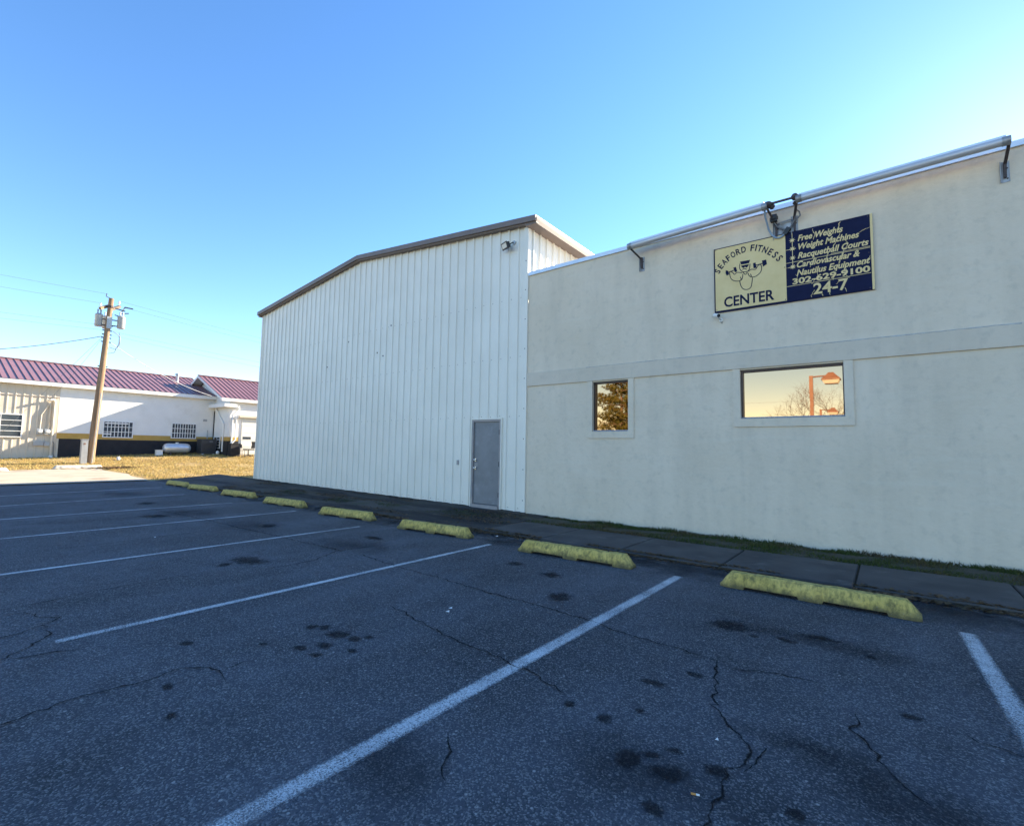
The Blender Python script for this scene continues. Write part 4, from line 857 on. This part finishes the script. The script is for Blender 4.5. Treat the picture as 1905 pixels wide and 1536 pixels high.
b = MB(); xx = 2 * PXK - GX - .28; b.add([(PXK, 12.8, PZK + .018), (PXK, YG2, PZK + .018), (xx, YG2, gz(GX + .28)), (xx, 12.8, gz(GX + .28))], [(0, 1, 2, 3)]); b.build('roof', 'rose_roof', gw)
MB().bar((PXK, 12.79, PZK + .04), (PXK, YG2, PZK + .04), .22, .05).build('ridge_cap', 'rose_roof', gw)
b = MB()
for sgn in (1, -1):
    xe = PXK + sgn * (GX + .28 - PXK); b.prism([(PXK, PZK - .14), (xe, gz(GX + .28) - .16), (xe, gz(GX + .28) - .004), (PXK, PZK + .014)], 'y', 12.78, 12.83)
    b.prism([(PXK, PZK - .05), (xe, gz(GX + .28) - .07), (xe, gz(GX + .28) - .03), (PXK, PZK - .01)], 'y', 12.83, GY - .002)
b.build('rake_board', 'white_wall', gw)
MB().box(GX + .24, GX + .29, 12.835, YG2, gz(GX + .28) - .2, gz(GX + .28) - .005).build('fascia', 'white_wall', gw)
MB().box(-36.2, GX + .32, GY - .42, GY + .35, 3.98, 4.20).build('canopy_ledge', 'white_wall', gw)
grid = MB(); 
w = MB().box(-35.85, -34.75, GY - .03, GY - .009, 1.28, 2.12).build('window', 'white', gw)
for i in range(2):
    for j in range(4):
        MB().box(-35.7 + i * .46, -35.32 + i * .46, GY - .036, GY - .031, 1.36 + j * .18, 1.49 + j * .18).build('pane', 'dark_glass', w)
gd = MB().box(GX - .05, GX + .012, 14.22, 17.4, 0.6, 3.28).build('garage_door', 'garage', gw)
for j in range(5): MB().box(GX + .0125, GX + .045, 14.24, 17.38, .95 + j * .465, 1.395 + j * .465).build('door_panel', 'garage', gd)
for ya in (14.32, 15.30, 16.28): MB().box(GX + .0455, GX + .05, ya, ya + .52, 1.93, 2.10).build('pane', 'dark_glass', gd)
b = MB(); b.box(GX, GX + .22, 14.0, 17.6, 3.36, 3.50); b.build('door_hood', 'tan_siding', gw)
for pts_ in ([(GX + .12, 13.95, 4.1), (GX + .12, 13.95, 3.85), (GX + .08, 13.62, 3.5), (GX + .08, 13.62, 1.0)], [(GX + .1, 14.12, 3.5), (GX + .1, 13.85, 3.3), (GX + .1, 13.82, 2.3), (GX + .1, 13.85, 1.9), (GX + .1, 13.6, 1.6)], [(-35.6, GY - .06, 3.95), (-35.3, GY - .06, 3.7), (-34.3, GY - .06, 2.9), (-34.3, GY - .06, 1.1)]):
    smooth_angle(MB().tube(pts_, 0.05, 8).build('downpipe', 'white_wall', gw))

# ================================================================== YARD THINGS
tk = thing('propane_tank', 'silver horizontal propane tank against the black base of the low building', 'propane tank', (-35.2, 11.1, zt(-35.2, 11.1)))
z0 = zt(-35.2, 11.1); prof_ = [(10.36, .03), (10.37, .14), (10.42, .22), (10.52, .28), (10.66, .30), (11.54, .30), (11.68, .28), (11.78, .22), (11.83, .14), (11.84, .03)]
smooth_angle(MB().tube([(-35.2, a, z0 + .42) for a, r_ in prof_], [r_ for a, r_ in prof_], 22).build('shell', 'tank_silver', tk), 60)
for yy in (10.72, 11.48): MB().box(-35.42, -34.98, yy - .04, yy + .04, z0 - .05, z0 + .17).build('leg', 'rust', tk)
MB().tube([(-35.2, 11.1, z0 + .71), (-35.2, 11.1, z0 + .78)], .09, 12).build('valve_cover', 'tank_silver', tk)
t = thing('white_box', 'small white box on the grass at the left end of the propane tank', 'box', (-35.1, 10.15, z0)); MB().box(-35.25, -34.95, 9.98, 10.3, z0 - .03, z0 + .28).build('body', 'white', t); MB().box(-35.27, -34.93, 9.96, 10.32, z0 + .281, z0 + .31).build('lid', 'white', t)
t = thing('air_conditioner', 'dark grey air conditioner cabinet beside the propane tank', 'air conditioner', (-35.2, 12.8, zt(-35.2, 12.8))); z1 = zt(-35.2, 12.8)
MB().box(-35.65, -34.85, 12.35, 13.2, z1 + .02, z1 + .92).build('cabinet', 'ac', t); MB().box(-35.69, -34.81, 12.31, 13.24, z1 + .921, z1 + .97).build('top_cover', 'ac', t); MB().box(-34.849, -34.84, 12.8, 13.0, z1 + .80, z1 + .83).build('badge', 'tank_grey', t)
for j in range(9): MB().box(-34.849, -34.842, 12.4, 13.15, z1 + .1 + j * .07, z1 + .13 + j * .07).build('louver', 'black', t)
for yy in (12.45, 13.1): MB().box(-35.0, -34.85, yy - .06, yy + .06, z1 - .05, z1 + .019).build('foot', 'white', t)
o = MB().sphere((-34.6, 13.22, z1 + .10), .11, 10, (1, 1, 1.2)).build('white_jug', 'white', smooth=True); tag(o, 'small white jug on the grass in front of the air conditioner', 'jug')
t = thing('black_cabinet', 'black cabinet standing at the corner of the garage wing', 'cabinet', (-33.4, 13.75, .85)); zc = zt(-33.4, 13.7)
MB().box(-33.66, -33.2, 13.45, 14.02, zc - .03, zc + .80).build('body', 'black_wall', t); MB().box(-33.68, -33.18, 13.43, 14.04, zc + .801, zc + .84).build('lid', 'black_wall', t)
t = thing('office_chair', 'black swivel office chair in front of the garage door', 'chair', (-32.9, 14.42, zt(-32.9, 14.42))); zc = zt(-32.9, 14.42)
sb = MB().box(-33.15, -32.65, 14.17, 14.67, zc + .44, zc + .52).build('seat', 'black', t)
k = MB(); k.prism([(14.65, zc + .55), (14.73, zc + .58), (14.77, zc + .80), (14.73, zc + 1.0), (14.66, zc + 1.0), (14.69, zc + .8)], 'x', -33.12, -32.68); k.build('backrest', 'black', t)
MB().tube([(-32.9, 14.42, zc + .10), (-32.9, 14.42, zc + .44)], .03, 8).build('column', 'black', t)
for i in range(5):
    a = 2 * math.pi * i / 5; MB().tube([(-32.9, 14.42, zc + .12), (-32.9 + .28 * math.cos(a), 14.42 + .28 * math.sin(a), zc + .07), (-32.9 + .29 * math.cos(a), 14.42 + .29 * math.sin(a), zc + .01)], .022, 6).build('leg', 'black', t)
t = thing('folding_chair', 'dark metal chair frame beside the office chair at the garage', 'chair', (-32.6, 13.95, zt(-32.6, 13.95))); zc = zt(-32.6, 13.95)
for xx_ in (-32.8, -32.4):
    MB().tube([(xx_, 13.82, zc), (xx_, 13.8, zc + .45), (xx_, 13.76, zc + .85)], .014, 6).build('leg', 'ac', t); MB().tube([(xx_, 14.15, zc), (xx_, 14.12, zc + .45)], .014, 6).build('leg', 'ac', t)
MB().box(-32.8, -32.4, 13.8, 14.14, zc + .44, zc + .46).build('seat', 'ac', t); MB().box(-32.8, -32.4, 13.75, 13.775, zc + .62, zc + .84).build('backrest', 'ac', t)
t = thing('yard_marker', 'small white capped marker on the dry lawn right of the pole', 'marker', (-33.2, 7.75, zt(-33.2, 7.75))); zc = zt(-33.2, 7.75)
MB().tube([(-33.2, 7.75, zc), (-33.2, 7.75, zc + .12), (-33.2, 7.75, zc + .2)], [.08, .08, .05], 10).build('cap', 'white', t); MB().box(-33.35, -33.05, 7.5, 8.0, zc - .05, zc + .035).build('base', 'rust', t)
def lf4(r_):
    return (-29.4 + r_.gauss(0, .35), 6.75 + r_.gauss(0, .45), zt(-29.4, 6.7) + .01)
g = litter(500, lf4, 8, .03, .10).build('brush_debris', 'litter', origin=(0, 0, 0)); g['kind'] = 'stuff'; g['label'] = 'heap of twigs and dead leaves by the white wheel stop on the bank'

# ================================================================== UTILITY POLE
UX, UY = -32.0, 6.33; uz = zt(UX, UY)
up = thing('utility_pole', 'weathered wooden utility pole with transformers standing on the dry bank', 'utility pole', (UX, UY, uz))
def pol(t): return Vector((UX, UY + 0.33 * t, uz + 8.62 * t))
smooth_angle(MB().tube([pol(i / 14) - Vector((0, 0, .3 if i == 0 else 0)) for i in range(15)], [.175 - .065 * i / 14 for i in range(15)], 14).build('pole', 'pole_wood', up), 60)
c0 = pol(.955)
MB().bar(c0 + Vector((.16, -.45, -.28)), c0 + Vector((-.30, .12, .12)), .11, .13).build('crossarm', 'pole_wood', up)
MB().bar(c0 + Vector((-.14, .05, -.18)), c0 + Vector((-.75, .55, .22)), .11, .13).build('crossarm', 'bark', up)
MB().tube([pol(.945) - Vector((0, 0, .03)), pol(.95) + Vector((0, 0, .03))], .15, 12).build('band', 'rust', up)
for dx, dy, dz in ((.1, -.42, -.12), (-.22, .02, .26), (-.7, .5, .36)):
    p = c0 + Vector((dx, dy, dz)); k = MB(); k.tube([p - Vector((0, 0, .1)), p + Vector((0, 0, .12))], .012, 6); k.tube([p, p + Vector((0, 0, .05)), p + Vector((0, 0, .07)), p + Vector((0, 0, .13))], [.05, .055, .03, .045], 10); k.build('insulator', 'white', up)
k = MB(); k.tube([pol(1.0) + Vector((0, -.2, .22)), pol(1.0) + Vector((0, -.22, .06)), pol(1.0) + Vector((0, -.05, .0))], .02, 6); k.build('hook', 'rust', up)
k = MB(); k.bar(pol(.95) + Vector((0, .2, -.05)), pol(.95) + Vector((.05, .62, -.12)), .05, .05); k.bar(pol(.95) + Vector((.05, .45, -.25)), pol(.95) + Vector((.0, .62, .12)), .04, .04); k.bar(pol(.95) + Vector((.0, .60, .10)), pol(.95) + Vector((.05, .95, .08)), .09, .05); k.bar(pol(.95) + Vector((.0, .45, -.28)), pol(.95) + Vector((.05, .78, -.20)), .07, .04); k.bar(pol(.95) + Vector((.0, .2, -.4)), pol(.95) + Vector((.05, .42, -.46)), .05, .04); k.build('fuse_cutout', 'ac', up)
for dy, dx, nm in ((.50, .12, 'a'), (-.36, -.18, 'b'), (.02, -.55, 'c')):
    p = pol(.86) + Vector((dx, dy, -.33)); k = MB()
    k.tube([p, p + Vector((0, 0, .03)), p + Vector((0, 0, .56)), p + Vector((0, 0, .60)), p + Vector((0, 0, .68))], [.155, .17, .17, .185, .10], 16)
    tr = smooth_angle(k.build('transformer', 'tank_grey', up), 35)
    k = MB(); q = p + Vector((0, 0, .70))
    for s_ in (-.06, .06): k.tube([q + Vector((0, s_, 0)), q + Vector((0, s_, .10)), q + Vector((0, s_, .11)), q + Vector((0, s_, .2))], [.035, .03, .045, .02], 8)
    k.build('bushing', 'tank_grey', tr)
    k = MB(); c1 = pol(.86); 
    for zz in (.1, .4): k.bar(Vector((c1.x, c1.y, p.z + zz)), Vector((p.x, p.y, p.z + zz)), .05, .05)
    k.build('hanger', 'rust', tr)
MB().box(UX + .10, UX + .15, UY + .19, UY + .40, uz + 7.0, uz + 7.62).build('cable_cover', 'tank_grey', up)
for t_ in (.83, .80, .775, .755, .73, .58): 
    p = pol(t_); MB().tube([p + Vector((0, -.2, 0)), p + Vector((0, .2, 0))], .03, 6).build('spool', 'rust', up)
smooth_angle(MB().tube([pol(.80) + Vector((.1, .22, 0)), pol(.77) + Vector((.1, .55, 0)), pol(.72) + Vector((.1, .55, 0)), pol(.69) + Vector((.1, .40, 0)), pol(.70) + Vector((.1, .15, 0))], .018, 6).build('drip_loop', 'wire', up))
smooth_angle(MB().tube([pol(.76) + Vector((.1, .5, .3)), pol(.73) + Vector((.1, .52, 0)), pol(.67) + Vector((.1, .38, 0)), pol(.66) + Vector((.1, .12, 0))], .014, 6).build('drip_loop', 'wire', up))
k = MB(); k.tube([pol(0) + Vector((.21, .03, 0)), pol(.2) + Vector((.19, .05, 0)), pol(.42) + Vector((.18, .05, 0))], .022, 6); k.build('ground_conduit', 'tank_grey', up)
jb = thing('junction_cabinet', 'narrow grey utility cabinet at the foot of the wooden pole', 'utility box', (UX + .1, UY - .33, uz))
MB().box(UX - .10, UX + .22, UY - .40, UY - .16, uz - .05, uz + 1.18).build('body', 'tank_grey', jb); MB().box(UX - .12, UX + .24, UY - .42, UY - .14, uz + 1.181, uz + 1.22).build('cap', 'tank_grey', jb); MB().box(UX + .2205, UX + .226, UY - .34, UY - .26, uz + .95, uz + 1.03).build('notice', 'lamp', jb)

# wires
def wire(a, c, sag, label, mat='wire', r_=0.0055, n=18):
    a, c = Vector(a), Vector(c); P = []
    for i in range(n + 1):
        t = i / n; p = a.lerp(c, t); p.z -= sag * 4 * t * (1 - t); P.append(p)
    o = MB().tube(P, r_, 5).build('overhead_wire', mat); tag(o, label, 'wire', 'overhead wires'); return o
P1 = c0 + Vector((.1, -.42, .02)); P2 = c0 + Vector((-.7, .5, .5)); P3 = pol(1.0) + Vector((0, -.2, .2))
wire(P1, (-31.6, -34, 9.6), .7, 'upper left overhead wire running left from the pole top')
wire(P3, (-32.2, -34, 10.1), .6, 'topmost overhead wire running left from the pole top')
wire(pol(.83) + Vector((0, -.2, 0)), (-32, -34, 8.0), .7, 'upper of two level wires left of the pole below the transformers')
wire(pol(.80) + Vector((0, -.2, 0)), (-32, -34, 7.5), .7, 'lower of two level wires left of the pole below the transformers')
wire(P2, (-32.6, 48, 9.0), .9, 'topmost overhead wire running right from the pole top')
wire(c0 + Vector((0, .95, .0)), (-32.1, 48, 8.6), .9, 'second overhead wire running right from the fuse cutout')
wire(pol(.80) + Vector((0, .2, 0)), (-32, 48, 7.4), .8, 'upper lower-tier wire running right below the transformers')
wire(pol(.775) + Vector((0, .2, 0)), (-32, 48, 7.0), .9, 'lower lower-tier wire running right below the transformers')
wire(pol(.755) + Vector((0, -.15, 0)), (WX + .25, 5.15, 3.80), .15, 'short service wire dropping from pole to weather head')
wire(pol(.755) + Vector((0, -.18, .05)), (-38.5, 0.2, 5.9), .25, 'service wire slanting left from the pole over the rose roof', r_=.018)
wire(pol(.73) + Vector((0, .2, 0)), (-34.2, 13.0, 4.55), .35, 'pale service wire slanting right down to the garage eave', 'bright_wire', .016)
wire(pol(.76) + Vector((0, -.15, 0)), (-33.4, 2.3, zt(-33.4, 2.3)), .02, 'steep guy wire running down left of the pole')

# ================================================================== BEHIND THE CAMERA (seen in the mirror windows)
def lot_lamp(x, y, ax, label, h=5.35):
    t = thing('lot_lamp', label, 'street lamp', (x, y, 0), 'parking lot lamps reflected in the windows')
    MB().box(x - .075, x + .075, y - .075, y + .075, -.05, h).build('post', 'lamp', t)
    MB().box(x - .2, x + .2, y - .2, y + .2, -.05, .5).build('footing', 'old_concrete', t)
    MB().tube([(x, y, h - .06), (x + ax * .35, y, h - .04), (x + ax * .7, y, h - .03)], .035, 8).build('arm', 'lamp', t)
    hx = x + ax * .82; k = MB()
    k.add([(hx + i * .10, y + j * .10, h + .12) for i, j in ((-1, -1), (1, -1), (1, 1), (-1, 1))] + [(hx + i * .24, y + j * .24, h - .06) for i, j in ((-1, -1), (1, -1), (1, 1), (-1, 1))] + [(hx + i * .38, y + j * .38, h - .20) for i, j in ((-1, -1), (1, -1), (1, 1), (-1, 1))] + [(hx + i * .38, y + j * .38, h - .25) for i, j in ((-1, -1), (1, -1), (1, 1), (-1, 1))],
          [(0, 1, 2, 3)] + [(r_ * 4 + q, r_ * 4 + 4 + q, r_ * 4 + 4 + (q + 1) % 4, r_ * 4 + (q + 1) % 4) for r_ in range(3) for q in range(4)] + [(15, 14, 13, 12)])
    k.build('lamp_hood', 'lamp', t)
    k = MB(); k.add([(hx + i * .35, y + j * .35, h - .251) for i, j in ((-1, -1), (1, -1), (1, 1), (-1, 1))] + [(hx + i * .27, y + j * .27, h - .42) for i, j in ((-1, -1), (1, -1), (1, 1), (-1, 1))], [(4, 7, 6, 5)] + [(q, 4 + q, 4 + (q + 1) % 4, (q + 1) % 4) for q in range(4)]); k.build('lamp_lens', 'lens', t)
lot_lamp(-2.83, -8.4, 1, 'large lot lamp reflected in the wide gold window')
lot_lamp(-4.1, -26.5, 1, 'small distant lot lamp reflected low in the wide gold window', 5.15)
lot_lamp(-15.9, -10.9, -1, 'lamp post reflected at the left edge of the small gold window')
def limb(b, a, d, L, r_, depth, rr, spread, tips, n=5):
    P = [a]; p = a.copy(); dd = d.copy()
    for i in range(3):
        dd = (dd + Vector((rr.gauss(0, .13), rr.gauss(0, .13), rr.gauss(0.03, .08)))).normalized(); p = p + dd * (L / 3); P.append(p.copy())
    b.tube(P, [r_, r_ * .85, r_ * .72, r_ * .58], n, False)
    tips.append((p.copy(), dd.copy()))
    if depth == 0: return
    for i in range(rr.choice((2, 3, 3))):
        nd_ = (dd + Vector((rr.gauss(0, spread), rr.gauss(0, spread), rr.gauss(.12, spread * .6)))).normalized()
        limb(b, P[rr.choice((2, 3, 3))], nd_, L * rr.uniform(.62, .82), r_ * .56, depth - 1, rr, spread, tips, max(3, n - 1))
for (x, y, s_, sd, lab) in ((-5.6, -33, 1.05, 4, 'bare winter tree reflected at the right of the wide gold window'), (-2.6, -36, 1.25, 9, 'farther bare winter tree reflected behind the lot lamps'), (-30, -45, 1.1, 12, 'bare winter tree behind the pine')):
    t = thing('bare_tree', lab, 'tree', (x, y, 0), 'bare trees across the road'); rr = random.Random(sd); b = MB(); tips = []
    MB().tube([(x, y, -.1), (x, y, 1.0), (x + .05, y, 2.2 * s_)], [.22, .17, .14], 10).build('trunk', 'bark', t)
    for i in range(5):
        a = 2 * math.pi * i / 5 + rr.uniform(-.3, .3); limb(b, Vector((x, y, (1.4 + .2 * i) * s_)), Vector((math.cos(a) * .7, math.sin(a) * .7, 1)).normalized(), 2.0 * s_, .075, 5, rr, .42, tips)
    b.build('crown', 'bark', t)
def pine(x, y, H, Rr, sd, lab):
    t = thing('pine_tree', lab, 'tree', (x, y, 0), 'pines across the lot'); rr = random.Random(sd)
    MB().tube([(x, y, -.1), (x + .1, y, H * .4), (x, y + .1, H * .96)], [.28, .19, .05], 10).build('trunk', 'bark', t)
    lb_ = MB(); V = []; F = []
    for i in range(70):
        h = H * (.10 + .86 * (i / 70)); a = i * 2.4 + rr.uniform(-.3, .3); L = Rr * (1.0 - .75 * (i / 70)) * rr.uniform(.7, 1.15)
        e = Vector((x + math.cos(a) * L, y + math.sin(a) * L, h + L * rr.uniform(.02, .3))); s0 = Vector((x, y, h)); mid = s0.lerp(e, .5) + Vector((0, 0, -.08 * L))
        lb_.tube([s0, mid, e], [.045, .03, .012], 4, False)
        for k in range(int(12 + L * 6)):
            tt = rr.uniform(.25, 1.05); c = s0.lerp(e, tt) + Vector((rr.gauss(0, .22), rr.gauss(0, .22), rr.gauss(.05, .12)))
            for q in range(16):
                d = Vector((rr.gauss(0, 1), rr.gauss(0, 1), rr.gauss(.5, .8))).normalized() * rr.uniform(.16, .34); w_ = Vector((rr.gauss(0, 1), rr.gauss(0, 1), rr.gauss(0, 1))).normalized() * .036
                o_ = len(V); V += [c - w_, c + w_, c + d]; F.append((o_, o_ + 1, o_ + 2))
    lb_.build('limbs', 'bark', t); MB().add(V, F).build('crown', 'needles', t)
pine(-16.4, -18.2, 12.5, 4.2, 3, 'large green pine reflected in the small gold window')
pine(-21.5, -27.0, 11.0, 3.8, 6, 'second green pine standing behind the reflected pine')
wire((-30, -19, 6.0), (24, -23, 6.3), .8, 'upper overhead wire reflected in the wide gold window')
wire((-30, -19, 5.0), (24, -23, 5.3), .9, 'lower overhead wire reflected in the wide gold window')
